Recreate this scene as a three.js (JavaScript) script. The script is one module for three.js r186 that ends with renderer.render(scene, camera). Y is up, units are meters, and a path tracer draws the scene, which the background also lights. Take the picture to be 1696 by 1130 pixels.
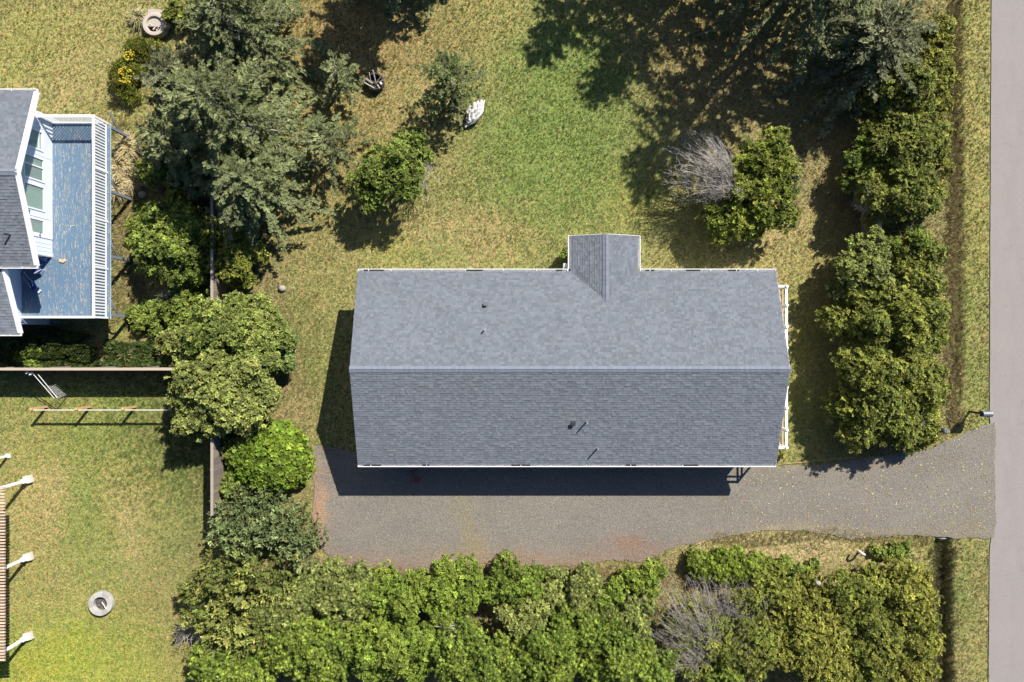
import * as THREE from 'three';
import { mergeGeometries } from 'three/addons/utils/BufferGeometryUtils.js';
import { Sky } from 'three/addons/objects/Sky.js';

// ---------------------------------------------------------------- camera, sky, sun, exposure
const CAM_H = 36, FPX = 1080;
const scene = new THREE.Scene();
const camera = new THREE.PerspectiveCamera(2 * Math.atan(565 / FPX) * 180 / Math.PI, 1696 / 1130, 0.5, 900);
camera.position.set(0, CAM_H, 0); camera.up.set(0, 0, -1); camera.lookAt(0, 0, 0);
const SUN = new THREE.Vector3(0.687, 1, -0.86).normalize();
const sky = new Sky(); sky.name = 'sky'; sky.scale.setScalar(800); scene.add(sky);
sky.userData.kind = 'structure';
Object.assign(sky.material.uniforms.sunPosition, { value: SUN.clone() });
sky.material.uniforms.turbidity.value = 2.6; sky.material.uniforms.rayleigh.value = 0.9; sky.material.uniforms.mieCoefficient.value = 0.003;
scene.environmentIntensity = 0.1;
const sun = new THREE.DirectionalLight(new THREE.Color(1, 0.93, 0.82), 5);
sun.name = 'sun'; sun.position.copy(SUN).multiplyScalar(120); sun.castShadow = true; sun.shadow.mapSize.set(4096, 4096);
Object.assign(sun.shadow.camera, { left: -45, right: 45, top: 45, bottom: -45, near: 10, far: 260 });
scene.add(sun, sun.target);
const renderer = new THREE.WebGLRenderer({ antialias: true });
renderer.setSize(1024, 682); renderer.shadowMap.enabled = true; renderer.shadowMap.type = THREE.PCFSoftShadowMap;
renderer.toneMapping = THREE.LinearToneMapping; renderer.toneMappingExposure = 1.75;

// ---------------------------------------------------------------- helpers
let seed = 12345;
function rnd() { seed = (seed + 0x6d2b79f5) | 0; let t = Math.imul(seed ^ (seed >>> 15), 1 | seed); t = (t + Math.imul(t ^ (t >>> 7), 61 | t)) ^ t; return ((t ^ (t >>> 14)) >>> 0) / 4294967296; }
const rr = (a, b) => a + (b - a) * rnd();
const pick = (a) => a[Math.floor(rnd() * a.length)];
const lerp = (a, b, t) => a + (b - a) * t, clamp = (x, a = 0, b = 1) => Math.min(b, Math.max(a, x));
const smooth = (a, b, x) => { const t = clamp((x - a) / (b - a)); return t * t * (3 - 2 * t); };
const V = (x, y, z) => new THREE.Vector3(x, y, z);
// a survey point of the photograph (photo pixel u, v, height y above ground) in metres
const X = (u, y = 0) => (u - 848) / FPX * (CAM_H - y), Z = (v, y = 0) => (v - 565) / FPX * (CAM_H - y);
const P = (u, v, y = 0) => V(X(u, y), y, Z(v, y));
function hash(x, y) { let h = Math.imul(x, 374761393) + Math.imul(y, 668265263); h = Math.imul(h ^ (h >>> 13), 1274126177); return ((h ^ (h >>> 16)) >>> 0) / 4294967296; }
function vnoise(x, y) { const ix = Math.floor(x), iy = Math.floor(y), fx = x - ix, fy = y - iy, sx = fx * fx * (3 - 2 * fx), sy = fy * fy * (3 - 2 * fy); return lerp(lerp(hash(ix, iy), hash(ix + 1, iy), sx), lerp(hash(ix, iy + 1), hash(ix + 1, iy + 1), sx), sy); }
function fbm(x, y, o = 4) { let s = 0, a = 0.5, n = 0; for (let i = 0; i < o; i++) { s += a * vnoise(x + i * 17.3, y - i * 9.1); n += a; a *= 0.5; x *= 2.03; y *= 2.03; } return s / n; }
const s2l = (c) => c <= 0.04045 ? c / 12.92 : Math.pow((c + 0.055) / 1.055, 2.4);
const l2s = (c) => { c = clamp(c); return c <= 0.0031308 ? 12.92 * c : 1.055 * Math.pow(c, 1 / 2.4) - 0.055; };
const names = {};
function numbered(n) { const k = names[n] = (names[n] ?? -1) + 1; return k ? `${n}_${String(k).padStart(3, '0')}` : n; }
function mat(r, g, b, rough = 0.85, extra = {}) { const m = new THREE.MeshStandardMaterial({ roughness: rough, side: THREE.DoubleSide, ...extra }); m.color.setRGB(r, g, b); return m; }
function tag(o, label, category, group, kind) { if (label) o.userData.label = label; if (category) o.userData.category = category; if (group) o.userData.group = group; if (kind) o.userData.kind = kind; return o; }
function thing(name, label, category, pos = V(0, 0, 0), group) { const g = new THREE.Group(); g.name = numbered(name); g.position.copy(pos); tag(g, label, category, group); scene.add(g); return g; }
function plain(g) { const o = g.index ? g.toNonIndexed() : g; for (const k of Object.keys(o.attributes)) if (!['position', 'normal', 'uv'].includes(k)) o.deleteAttribute(k); return o; }
function merge(list) { return list.length === 1 ? list[0] : mergeGeometries(list.map(plain), false); }
function mesh(name, geo, m, parent) { const o = new THREE.Mesh(Array.isArray(geo) ? merge(geo) : geo, m); o.name = parent === scene ? numbered(name) : name; parent.add(o); return o; }
// boxes: size, centre, rotation
function box(w, h, d, x = 0, y = 0, z = 0, rx = 0, ry = 0, rz = 0) { const g = new THREE.BoxGeometry(w, h, d); if (rx || ry || rz) g.applyMatrix4(new THREE.Matrix4().makeRotationFromEuler(new THREE.Euler(rx, ry, rz))); return g.translate(x, y, z); }
function span(x0, x1, y0, y1, z0, z1) { return box(x1 - x0, y1 - y0, z1 - z0, (x0 + x1) / 2, (y0 + y1) / 2, (z0 + z1) / 2); }
function beam(a, b, w, h) { const d = b.clone().sub(a), L = d.length(), g = new THREE.BoxGeometry(w, h, L); const m = new THREE.Matrix4().lookAt(b, a, Math.abs(d.y) > 0.95 * L ? V(1, 0, 0) : V(0, 1, 0)); g.applyMatrix4(m); const c = a.clone().add(b).multiplyScalar(0.5); return g.translate(c.x, c.y, c.z); }
function rod(a, b, ra, rb = ra, n = 8) { const d = b.clone().sub(a), L = d.length(), g = new THREE.CylinderGeometry(rb, ra, L, n, 1); g.applyQuaternion(new THREE.Quaternion().setFromUnitVectors(V(0, 1, 0), d.normalize())); const c = a.clone().add(b).multiplyScalar(0.5); return g.translate(c.x, c.y, c.z); }
function tube(pts, r, n = 6, seg = 24) { return new THREE.TubeGeometry(new THREE.CatmullRomCurve3(pts), seg, r, n, false); }
function poly(points, y, hole) { const s = new THREE.Shape(points.map(([x, z]) => new THREE.Vector2(x, -z))); const g = new THREE.ShapeGeometry(s); g.rotateX(-Math.PI / 2); g.translate(0, y, 0); return g; }
function inside(pts, x, z) { let c = false; for (let i = 0, j = pts.length - 1; i < pts.length; j = i++) { const [xi, zi] = pts[i], [xj, zj] = pts[j]; if ((zi > z) !== (zj > z) && x < (xj - xi) * (z - zi) / (zj - zi) + xi) c = !c; } return c; }
function rough(pts, amp, step = 0.25) { const out = []; for (let i = 0; i < pts.length; i++) { const [x0, z0] = pts[i], [x1, z1] = pts[(i + 1) % pts.length], L = Math.hypot(x1 - x0, z1 - z0), n = Math.max(1, Math.round(L / step)); for (let k = 0; k < n; k++) { const t = k / n; const x = lerp(x0, x1, t), z = lerp(z0, z1, t); out.push([x + (fbm(x * 1.3, z * 1.3 + 7, 3) - 0.5) * amp * 2 + rr(-0.3, 0.3) * amp, z + (fbm(x * 1.3 + 40, z * 1.3, 3) - 0.5) * amp * 2 + rr(-0.3, 0.3) * amp]); } } return out; }
function dataTex(w, h, f, srgb = true) { const d = new Uint8Array(w * h * 4); for (let j = 0; j < h; j++) for (let i = 0; i < w; i++) { const c = f(i, j), k = (j * w + i) * 4; d[k] = c[0] * 255; d[k + 1] = c[1] * 255; d[k + 2] = c[2] * 255; d[k + 3] = 255; } const t = new THREE.DataTexture(d, w, h); t.magFilter = THREE.LinearFilter; t.minFilter = THREE.LinearFilter; if (srgb) t.colorSpace = THREE.SRGBColorSpace; t.needsUpdate = true; return t; }
const M4 = new THREE.Matrix4();
function frame(pos, zdir, up, sx, sy, sz) { const z = zdir.clone().normalize(); let x = up.clone().cross(z); if (x.lengthSq() < 1e-4) x = V(1, 0, 0.01).cross(z); x.normalize(); const y = z.clone().cross(x); return new THREE.Matrix4().makeBasis(x.multiplyScalar(sx), y.multiplyScalar(sy), z.multiplyScalar(sz)).setPosition(pos); }
function scatter(name, geo, m, mats, cols, parent) { const im = new THREE.InstancedMesh(geo, m, mats.length); const c = new THREE.Color(); mats.forEach((q, i) => { im.setMatrixAt(i, q); if (cols) im.setColorAt(i, c.setRGB(cols[i][0], cols[i][1], cols[i][2])); }); im.name = parent === scene ? numbered(name) : name; im.userData.kind = 'stuff'; parent.add(im); return im; }
function dirRandom() { const z = rr(-1, 1), a = rr(0, 6.2832), s = Math.sqrt(1 - z * z); return V(s * Math.cos(a), z, s * Math.sin(a)); }

// ---------------------------------------------------------------- the ground: colours of grass, straw and earth by place
const GREEN = [0.12, 0.158, 0.042], LIME = [0.215, 0.235, 0.032], STRAW = [0.245, 0.205, 0.082], TAN = [0.27, 0.205, 0.105], RUST = [0.215, 0.142, 0.068], EARTH = [0.165, 0.12, 0.07], OLIVE = [0.185, 0.178, 0.05], DEEP = [0.07, 0.115, 0.025], BROWN = [0.15, 0.105, 0.055], SAND = [0.33, 0.25, 0.155], YELLOW = [0.25, 0.215, 0.03];
const patches = [ // photo place, reach, what grows there, how much of it
  [900, 190, 120, 190, GREEN, 0.85], [960, 110, 70, 90, GREEN, 0.9], [880, 330, 70, 60, GREEN, 0.55], [1000, 250, 90, 110, GREEN, 0.9], [830, 260, 50, 60, GREEN, 0.5],
  [560, 70, 130, 100, RUST, 0.9], [740, 60, 90, 70, RUST, 0.35], [820, 30, 60, 60, STRAW, 0.6], [700, 180, 70, 60, TAN, 0.5], [500, 320, 60, 80, RUST, 0.55], [590, 230, 70, 60, RUST, 0.55],
  [780, 390, 120, 40, TAN, 0.6], [820, 385, 40, 30, RUST, 0.25], [700, 430, 70, 20, GREEN, 0.35], [900, 435, 60, 15, GREEN, 0.4], [640, 410, 40, 40, YELLOW, 0.2],
  [1200, 120, 170, 130, EARTH, 0.6], [1330, 250, 90, 130, EARTH, 0.55], [1150, 60, 90, 60, RUST, 0.5], [1060, 330, 60, 60, OLIVE, 0.5],
  [1290, 400, 70, 90, TAN, 0.85], [1230, 440, 70, 25, STRAW, 0.5], [1330, 600, 35, 150, OLIVE, 0.6], [1360, 700, 60, 60, DEEP, 0.4], [1315, 640, 8, 120, YELLOW, 0.25],
  [520, 560, 40, 120, STRAW, 0.6], [500, 530, 25, 50, GREEN, 0.45], [515, 600, 20, 25, GREEN, 0.5], [480, 670, 40, 40, TAN, 0.9], [470, 560, 18, 60, SAND, 0.3], [545, 640, 30, 120, DEEP, 0.4],
  [90, 60, 140, 90, STRAW, 0.85], [120, 130, 80, 50, TAN, 0.5], [30, 90, 60, 60, OLIVE, 0.4], [210, 280, 50, 70, STRAW, 1], [205, 420, 40, 90, EARTH, 0.9], [200, 545, 40, 40, OLIVE, 0.7], [215, 480, 30, 30, TAN, 0.5],
  [150, 645, 200, 40, GREEN, 0.75], [240, 655, 60, 20, DEEP, 0.5], [150, 800, 170, 170, OLIVE, 0.8], [210, 860, 38, 90, TAN, 0.9], [80, 800, 55, 45, TAN, 0.8], [70, 870, 45, 60, TAN, 0.7], [135, 850, 32, 90, GREEN, 0.55], [310, 840, 32, 90, GREEN, 0.85], [310, 740, 50, 50, DEEP, 0.6], [180, 730, 60, 40, GREEN, 0.45],
  [90, 960, 90, 60, STRAW, 0.4], [190, 940, 60, 50, GREEN, 0.35], [150, 1100, 200, 75, LIME, 1], [70, 1110, 40, 30, YELLOW, 0.5], [210, 1060, 50, 40, LIME, 0.6], [230, 1000, 60, 60, OLIVE, 0.5],
  [1615, 300, 26, 420, OLIVE, 0.9], [1620, 250, 16, 340, STRAW, 0.8], [1612, 560, 20, 110, GREEN, 0.6], [1610, 980, 20, 90, GREEN, 0.7], [1615, 1090, 26, 60, STRAW, 0.5], [1583, 350, 5, 380, BROWN, 0.4], [1576, 560, 10, 190, BROWN, 0.55], [1562, 1010, 13, 130, BROWN, 0.95],
  [1330, 908, 120, 28, SAND, 1], [1330, 912, 100, 20, SAND, 1], [1250, 905, 60, 20, TAN, 0.6], [1450, 905, 80, 18, STRAW, 0.8], [1300, 930, 90, 20, TAN, 0.7], [1050, 945, 130, 26, EARTH, 0.7], [1000, 950, 40, 20, RUST, 0.3], [760, 950, 120, 20, RUST, 0.35], [1530, 910, 30, 30, OLIVE, 0.7],
  [480, 1050, 260, 120, EARTH, 0.9], [800, 1060, 300, 90, EARTH, 0.9], [1300, 1050, 250, 110, EARTH, 0.9], [1470, 560, 90, 260, EARTH, 0.9], [1490, 250, 80, 250, EARTH, 0.9], [350, 400, 100, 200, EARTH, 0.8], [400, 620, 110, 150, EARTH, 0.8], [400, 850, 90, 120, EARTH, 0.8], [100, 580, 180, 34, EARTH, 0.7],
].map(([u, v, ru, rv, c, w]) => [X(u), Z(v), ru / 30, rv / 30, c, w]);
const BASE = [0.2, 0.172, 0.076], cOut = [0, 0, 0];
function groundColor(x, z, fine) {
  const wx = x + (fbm(x * 0.5, z * 0.5, 3) - 0.5) * 2.6, wz = z + (fbm(x * 0.5 + 31, z * 0.5, 3) - 0.5) * 2.6;
  let [r, g, b] = BASE;
  const mot = fbm(x * 1.7 + 5, z * 1.7, 3);
  for (const [px, pz, rx, rz, c, w] of patches) {
    const dx = (wx - px) / rx, dz = (wz - pz) / rz, d = dx * dx + dz * dz;
    if (d > 5) continue;
    const t = w * Math.exp(-d * 0.9) * clamp(0.55 + mot * 0.9);
    r += (c[0] - r) * t; g += (c[1] - g) * t; b += (c[2] - b) * t;
  }
  const k = fbm(x * 8.3, z * 8.3, 2), s = smooth(0.5, 0.75, k) * 0.8, q = smooth(0.5, 0.22, k) * 0.8;   // straw and green tussocks side by side
  r = lerp(r, r * 1.22, s); g = lerp(g, g * 1.06, s); b = lerp(b, b * 1.25, s);
  r = lerp(r, r * 0.72, q); g = lerp(g, g * 0.88, q); b = lerp(b, b * 0.72, q);
  const f = fine ?? 1; r *= 1.17; g *= 1.27; b *= 1.0;
  cOut[0] = r * f; cOut[1] = g * f; cOut[2] = b * f; return cOut;
}
const GW = 2048, GH = 1366, GX = 72, GZ = 48;
const groundMap = dataTex(GW, GH, (i, j) => {
  const x = ((i + 0.5) / GW - 0.5) * GX, z = (0.5 - (j + 0.5) / GH) * GZ, n = hash(i, j) * 0.6 + vnoise(i * 0.55, j * 0.55) * 0.9;
  const c = groundColor(x, z, 0.4 + 0.82 * n), h2 = hash(i + 999, j) - 0.5;
  return [l2s(c[0] * (1 + h2 * 0.25)), l2s(c[1]), l2s(c[2] * (1 - h2 * 0.3))];
});
groundMap.wrapS = groundMap.wrapT = THREE.MirroredRepeatWrapping;
const grainMap = dataTex(512, 512, (i, j) => { const n = hash(i, j) * 0.5 + vnoise((i % 512) * 0.31, (j % 512) * 0.31) * 0.5; return [n, n, n]; }, false);
grainMap.wrapS = grainMap.wrapT = THREE.RepeatWrapping;
function ditch(x, z) { // the two shallow ditches beside the road
  const xc = X(1584) + (fbm(z * 0.3, 3, 2) - 0.5) * 0.5, up = 0.13 * Math.exp(-(((x - xc) / 0.34) ** 2)) * smooth(4.2, 2.6, z);
  const lo = 0.5 * Math.exp(-(((x - X(1562)) / 0.42) ** 4)) * smooth(10.7, 11.1, z);
  return -Math.max(up, lo);
}
{
  const axis = (lim, fine) => { const a = [-300, -160, -90, -60, -40]; for (let x = -lim; x <= lim + 1e-6; x += fine) a.push(x); a.push(40, 60, 90, 160, 300); return a; };
  let xs = axis(30, 0.6).filter((x) => x < 22.4 || x > 26.3); for (let x = 22.5; x < 26.25; x += 0.09) xs.push(x); xs.sort((a, b) => a - b);
  const zs = axis(30, 0.4), pos = [], uv = [], idx = [];
  for (const z of zs) for (const x of xs) { const near = Math.abs(x) < 35 && Math.abs(z) < 32; pos.push(x, near ? ditch(x, z) + (fbm(x * 0.9, z * 0.9, 3) - 0.5) * 0.03 - 0.012 : 0, z); uv.push(x / GX + 0.5, 0.5 - z / GZ); }
  const W = xs.length; for (let j = 0; j < zs.length - 1; j++) for (let i = 0; i < W - 1; i++) { const a = j * W + i; idx.push(a, a + W, a + 1, a + 1, a + W, a + W + 1); }
  const g = new THREE.BufferGeometry(); g.setAttribute('position', new THREE.Float32BufferAttribute(pos, 3)); g.setAttribute('uv', new THREE.Float32BufferAttribute(uv, 2)); g.setIndex(idx); g.computeVertexNormals();
  const bm = grainMap.clone(); bm.repeat.set(GX / 9, GZ / 9);
  const m = new THREE.MeshStandardMaterial({ map: groundMap, bumpMap: bm, bumpScale: 0.05, roughness: 1 });
  mesh('ground', g, m, scene).userData.kind = 'structure';
}
// road: a slab 5 cm above the verge
const roadPts = [[60, -300], [X(1643), -300], [X(1642), Z(0)], [X(1640), Z(380)], [X(1639), Z(690)], [X(1645), Z(770)], [X(1648), Z(830)], [X(1643), Z(880)], [X(1639), Z(905)], [X(1637), Z(1130)], [X(1636), 300], [60, 300]];
{
  const e = roadPts.slice(2, 10), line = []; for (let i = 0; i < e.length - 1; i++) { const n = Math.max(1, Math.round((e[i + 1][1] - e[i][1]) / 0.25)); for (let k = 0; k < n; k++) { const t = k / n, z = lerp(e[i][1], e[i + 1][1], t); line.push([lerp(e[i][0], e[i + 1][0], t) + (fbm(z * 2.2, 8, 3) - 0.5) * 0.035, z]); } }
  const pts = [[60, -300], roadPts[1], ...line, roadPts[9], roadPts[10], [60, 300]];
  const s = new THREE.Shape(pts.map(([x, z]) => new THREE.Vector2(x, -z)));
  const g = new THREE.ExtrudeGeometry(s, { depth: 0.1, bevelEnabled: false }); g.rotateX(-Math.PI / 2); g.translate(0, -0.068, 0);
  const p = g.attributes.position, uv = []; for (let i = 0; i < p.count; i++) uv.push(p.getX(i) / 8, p.getZ(i) / 8); g.setAttribute('uv', new THREE.Float32BufferAttribute(uv, 2));
  const t = dataTex(1024, 1024, (i, j) => { const cr = Math.abs(fbm(i * 0.006 + 3, j * 0.006, 5) - 0.5), cr2 = Math.abs(fbm(i * 0.0045 + 30, j * 0.009 + 8, 5) - 0.52); const n = (0.9 + 0.3 * (hash(i, j) - 0.5) + 0.2 * (hash(i >> 1, j >> 1) - 0.5) + 0.1 * (fbm(i * 0.02, j * 0.006, 4) - 0.5) + (hash(i + 5, j + 91) > 0.996 ? 0.4 : 0)) * (cr < 0.0016 || cr2 < 0.0012 ? 0.72 : 1); return [l2s(0.268 * n), l2s(0.246 * n), l2s(0.238 * n)]; });
  t.wrapS = t.wrapT = THREE.MirroredRepeatWrapping; const bm = grainMap.clone(); bm.repeat.set(3, 3);
  mesh('road', g, new THREE.MeshStandardMaterial({ map: t, bumpMap: bm, bumpScale: 0.006, roughness: 0.92 }), scene).userData.kind = 'structure';
}
// gravel driveway
const drivePx = [[1650, 698], [1622, 706], [1596, 716], [1545, 742], [1480, 752], [1420, 760], [1360, 770], [1290, 772], [1200, 764], [900, 760], [600, 752], [560, 742], [520, 738], [512, 760], [522, 800], [516, 850], [530, 905], [560, 938], [600, 948], [660, 950], [720, 944], [780, 934], [860, 940], [940, 938], [1000, 930], [1060, 928], [1130, 902], [1200, 890], [1260, 880], [1320, 878], [1370, 884], [1410, 894], [1480, 888], [1545, 888], [1600, 892], [1646, 890], [1656, 830]];
const drivePts = drivePx.map(([u, v]) => [X(u), Z(v)]);
{
  const edge = rough(drivePts, 0.11, 0.12).map(([x, z]) => [Math.min(x, X(1649) + (fbm(z * 3, 1, 3) - 0.5) * 0.3), z]);
  const g = poly(edge, 0.037), p = g.attributes.position, uv = [], x0 = -12, x1 = 27.5, z0 = 4, z1 = 13.6;
  for (let i = 0; i < p.count; i++) uv.push((p.getX(i) - x0) / (x1 - x0), (p.getZ(i) - z0) / (z1 - z0));
  g.setAttribute('uv', new THREE.Float32BufferAttribute(uv, 2));
  const blobs = [[525, 860, 16, 90, [0.42, 0.25, 0.15], 0.85], [560, 930, 60, 16, [0.3, 0.17, 0.12], 0.7], [640, 945, 80, 10, [0.26, 0.15, 0.11], 0.8], [500, 780, 22, 40, [0.36, 0.26, 0.18], 0.6], [1045, 896, 24, 11, [0.22, 0.11, 0.08], 0.6], [1030, 905, 50, 14, [0.22, 0.13, 0.1], 0.35], [800, 925, 120, 18, [0.3, 0.19, 0.11], 0.55], [940, 930, 120, 14, [0.26, 0.16, 0.1], 0.6], [775, 870, 14, 40, [0.25, 0.215, 0.1], 0.55], [752, 840, 14, 22, [0.25, 0.22, 0.12], 0.5], [790, 905, 18, 20, [0.3, 0.23, 0.1], 0.5], [683, 790, 9, 8, [0.18, 0.05, 0.035], 0.9], [1090, 915, 70, 14, [0.24, 0.15, 0.11], 0.55], [1200, 895, 60, 12, [0.26, 0.19, 0.13], 0.6], [1300, 880, 70, 14, [0.33, 0.27, 0.15], 0.6], [1450, 885, 100, 10, [0.28, 0.23, 0.12], 0.5], [1600, 880, 60, 18, [0.25, 0.21, 0.12], 0.4], [1300, 772, 60, 12, [0.29, 0.24, 0.14], 0.5], [1420, 765, 60, 12, [0.24, 0.2, 0.12], 0.4], [555, 742, 30, 8, [0.16, 0.14, 0.08], 0.6]].map(([u, v, ru, rv, c, w]) => [X(u), Z(v), ru / 30, rv / 30, c, w]);
  const TW = 2048, TH = 500;
  const t = dataTex(TW, TH, (i, j) => {
    const x = lerp(x0, x1, (i + 0.5) / TW), z = lerp(z0, z1, (j + 0.5) / TH), h1 = hash(i, j), h3 = hash(i >> 1, j >> 1);
    const rut = Math.exp(-(((z - 8.3 + 0.25 * Math.sin(x * 0.35)) / 0.42) ** 2)) + Math.exp(-(((z - 10.0 + 0.25 * Math.sin(x * 0.35)) / 0.42) ** 2)); let n = 0.74 + 0.05 * rut * (fbm(x * 0.8, z * 3, 3) - 0.2) - 0.06 + 0.68 * h1 * h1 + 0.44 * (h3 - 0.35) + 0.18 * (fbm(x * 0.5, z * 0.9, 3) - 0.5); if (hash(i + 77, j + 13) > 0.992) n += 0.6;
    let r = 0.178, g2 = 0.163, b = 0.14; const w = fbm(x * 2.1, z * 2.1, 4), wx = x + (w - 0.5) * 1.2, wz = z + (fbm(x * 2.1 + 9, z * 2.1, 4) - 0.5) * 1.2;
    for (const [px, pz, rx, rz, c, a] of blobs) { const d = ((wx - px) / rx) ** 2 + ((wz - pz) / rz) ** 2; if (d > 5) continue; const k = a * Math.exp(-d) * (hash(i * 3, j * 5) < 0.75 ? 1 : 0.3); r = lerp(r, c[0] * 0.85, k); g2 = lerp(g2, c[1] * 0.85, k); b = lerp(b, c[2] * 0.85, k); }
    return [l2s(r * n), l2s(g2 * n), l2s(b * n)];
  });
  const bm = grainMap.clone(); bm.repeat.set(8, 2);
  mesh('driveway', g, new THREE.MeshStandardMaterial({ map: t, bumpMap: bm, bumpScale: 0.02, roughness: 0.95, side: THREE.DoubleSide }), scene).userData.kind = 'structure';
}
const houseRect = [-7.6, 13.2, -3.3, 6], onDrive = (x, z) => inside(drivePts, x, z);
// grass blades standing on the ground
{
  const tri = []; const blade = (a, l, w, t) => { const c = Math.cos(a), s = Math.sin(a), ox = rr(-0.035, 0.035), oz = rr(-0.035, 0.035); tri.push(ox - s * w, 0, oz + c * w, ox + s * w, 0, oz - c * w, ox + c * t, l, oz + s * t); };
  for (let i = 0; i < 9; i++) blade(i * 0.7 + rr(0, 0.5), rr(0.035, 0.07), rr(0.008, 0.014), rr(0.015, 0.06));
  const g = new THREE.BufferGeometry(); g.setAttribute('position', new THREE.Float32BufferAttribute(tri, 3)); g.computeVertexNormals();
  const mats = [], cols = [], N = 210000; const e = new THREE.Euler(), q = new THREE.Quaternion();
  for (let i = 0; i < N; i++) {
    const x = rr(-29, 26.35), z = rr(-19.5, 19.5); const n = fbm(x * 2.5, z * 2.5, 2);
    if (rnd() > 0.5 + n * 0.9 || (x > houseRect[0] && x < houseRect[1] && z > houseRect[2] && z < houseRect[3]) || (onDrive(x, z) && rnd() > 0.004)) continue;
    const s = rr(0.6, 1.35); e.set(0, rr(0, 6.28), 0); q.setFromEuler(e);
    mats.push(new THREE.Matrix4().compose(V(x, ditch(x, z) - 0.012, z), q, V(s, s * rr(0.6, 1.25), s)));
    const f = rr(0.55, 1.75), c = groundColor(x, z, f); if (c[2] > 0.4 * c[0] && rnd() < 0.8) { mats.pop(); continue; } const w = rr(-0.12, 0.12); cols.push([c[0] * (1 + w), c[1], c[2] * (1 - w)]);
  }
  tag(scatter('grass', g, mat(1, 1, 1, 0.9), mats, cols, scene), 'short mown grass, green and straw coloured, over the yards and verge', 'grass', null, 'stuff');
}

// ---------------------------------------------------------------- roofs
const M = {
  white: mat(0.74, 0.75, 0.76, 0.5), whiteWall: mat(0.7, 0.72, 0.75, 0.7), trim: mat(0.76, 0.76, 0.75, 0.45), dark: mat(0.02, 0.02, 0.024, 0.5), metal: mat(0.12, 0.125, 0.135, 0.4, { metalness: 0.6 }), roofDeck: mat(0.07, 0.075, 0.09, 0.95), shingle: mat(1, 1, 1, 0.93),
  glass: new THREE.MeshPhysicalMaterial({ color: 0xcfe0da, roughness: 0.05, transmission: 0.75, thickness: 0, ior: 1.5 }), blind: mat(0.52, 0.56, 0.5, 0.8), room: mat(0.12, 0.1, 0.08, 0.9), wood: mat(0.3, 0.2, 0.12, 0.85), woodGrey: mat(0.2, 0.175, 0.15, 0.9), woodTan: mat(0.42, 0.34, 0.24, 0.85), orange: mat(0.5, 0.32, 0.16, 0.8), concrete: mat(0.42, 0.4, 0.37, 0.9), rope: mat(0.68, 0.68, 0.66, 0.7), steel: mat(0.1, 0.1, 0.11, 0.45, { metalness: 0.5 }),
};
const shingleGeo = box(1, 1, 1, 0.5, 0.5, 0.5);
// one slope laid with shingles: a plane from the eave line (origin o, along direction a) rising up slope s
function shingles(parent, o, a, s, width, length, expo, tone, limits, name = 'shingles') {
  const n = a.clone().cross(s).normalize(); if (n.y < 0) n.negate();
  const mats = [], cols = [], rows = Math.ceil(length / expo);
  for (let r = 0; r < rows; r++) {
    const d0 = r * expo, [lo, hi] = limits ? limits(d0 + expo / 2) : [0, width]; let x = lo - rr(0, 0.3);
    while (x < hi) {
      const w = rnd() < 0.4 ? rr(0.08, 0.14) : rr(0.14, 0.27), x0 = Math.max(x, lo), x1 = Math.min(x + w, hi); x += w;
      if (x1 - x0 < 0.02) continue;
      const th = rnd() < 0.5 ? rr(0.013, 0.015) : rr(0.017, 0.02), d1 = Math.min(d0 + expo * 1.25, length);
      const dir = s.clone().multiplyScalar(d1 - d0).addScaledVector(n, -th * 0.95), pos = o.clone().addScaledVector(a, x0).addScaledVector(s, d0 - 0.012).addScaledVector(n, 0.004 + th * 0.0);
      // butt edge stands th proud, the upper edge tucks under the next course
      const m = new THREE.Matrix4().makeBasis(a.clone().multiplyScalar(x1 - x0 - 0.004), n.clone().multiplyScalar(th), dir); m.setPosition(pos.addScaledVector(n, th * 0.9)); mats.push(m);
      const t = tone * (0.84 + 0.32 * rnd() + (th > 0.016 ? 0.04 : -0.04)) * (0.95 + 0.1 * fbm(x0 * 1.1, d0 * 0.25, 4)), b = rr(-0.03, 0.03); cols.push([t * (0.88 + b), t * 0.985, t * (1.16 - b)]);
    }
  }
  return scatter(name, shingleGeo, M.shingle, mats, cols, parent);
}
function ridgeCaps(parent, a, dir, length, left, right, tone, step = 0.13) {
  const w = 0.155, parts = []; for (const s of [left, right]) { const n = dir.clone().cross(s).normalize(); if (n.y < 0) n.negate(); const g = new THREE.BoxGeometry(1, 1, 1).translate(0.5, 0.5, 0.5), A = dir.clone().multiplyScalar(step * 1.2), B = n.clone().multiplyScalar(0.018), C = s.clone().multiplyScalar(w), right = A.clone().cross(B).dot(C) > 0; g.applyMatrix4((right ? new THREE.Matrix4().makeBasis(A, B, C) : new THREE.Matrix4().makeBasis(C, B, A)).setPosition(n.clone().multiplyScalar(0.02))); parts.push(g); }
  const g = merge(parts), mats = [], cols = []; for (let d = 0; d < length - step * 0.5; d += step) { mats.push(new THREE.Matrix4().makeTranslation(...a.clone().addScaledVector(dir, d).add(V(0, 0.012 + (Math.round(d / step) % 2) * 0.004 + rr(0, 0.003), 0)).toArray())); const t = tone * rr(0.94, 1.12); cols.push([t * 0.88, t * 0.985, t * 1.22]); }
  return scatter('ridge_cap', g, M.shingle, mats, cols, parent);
}
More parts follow.
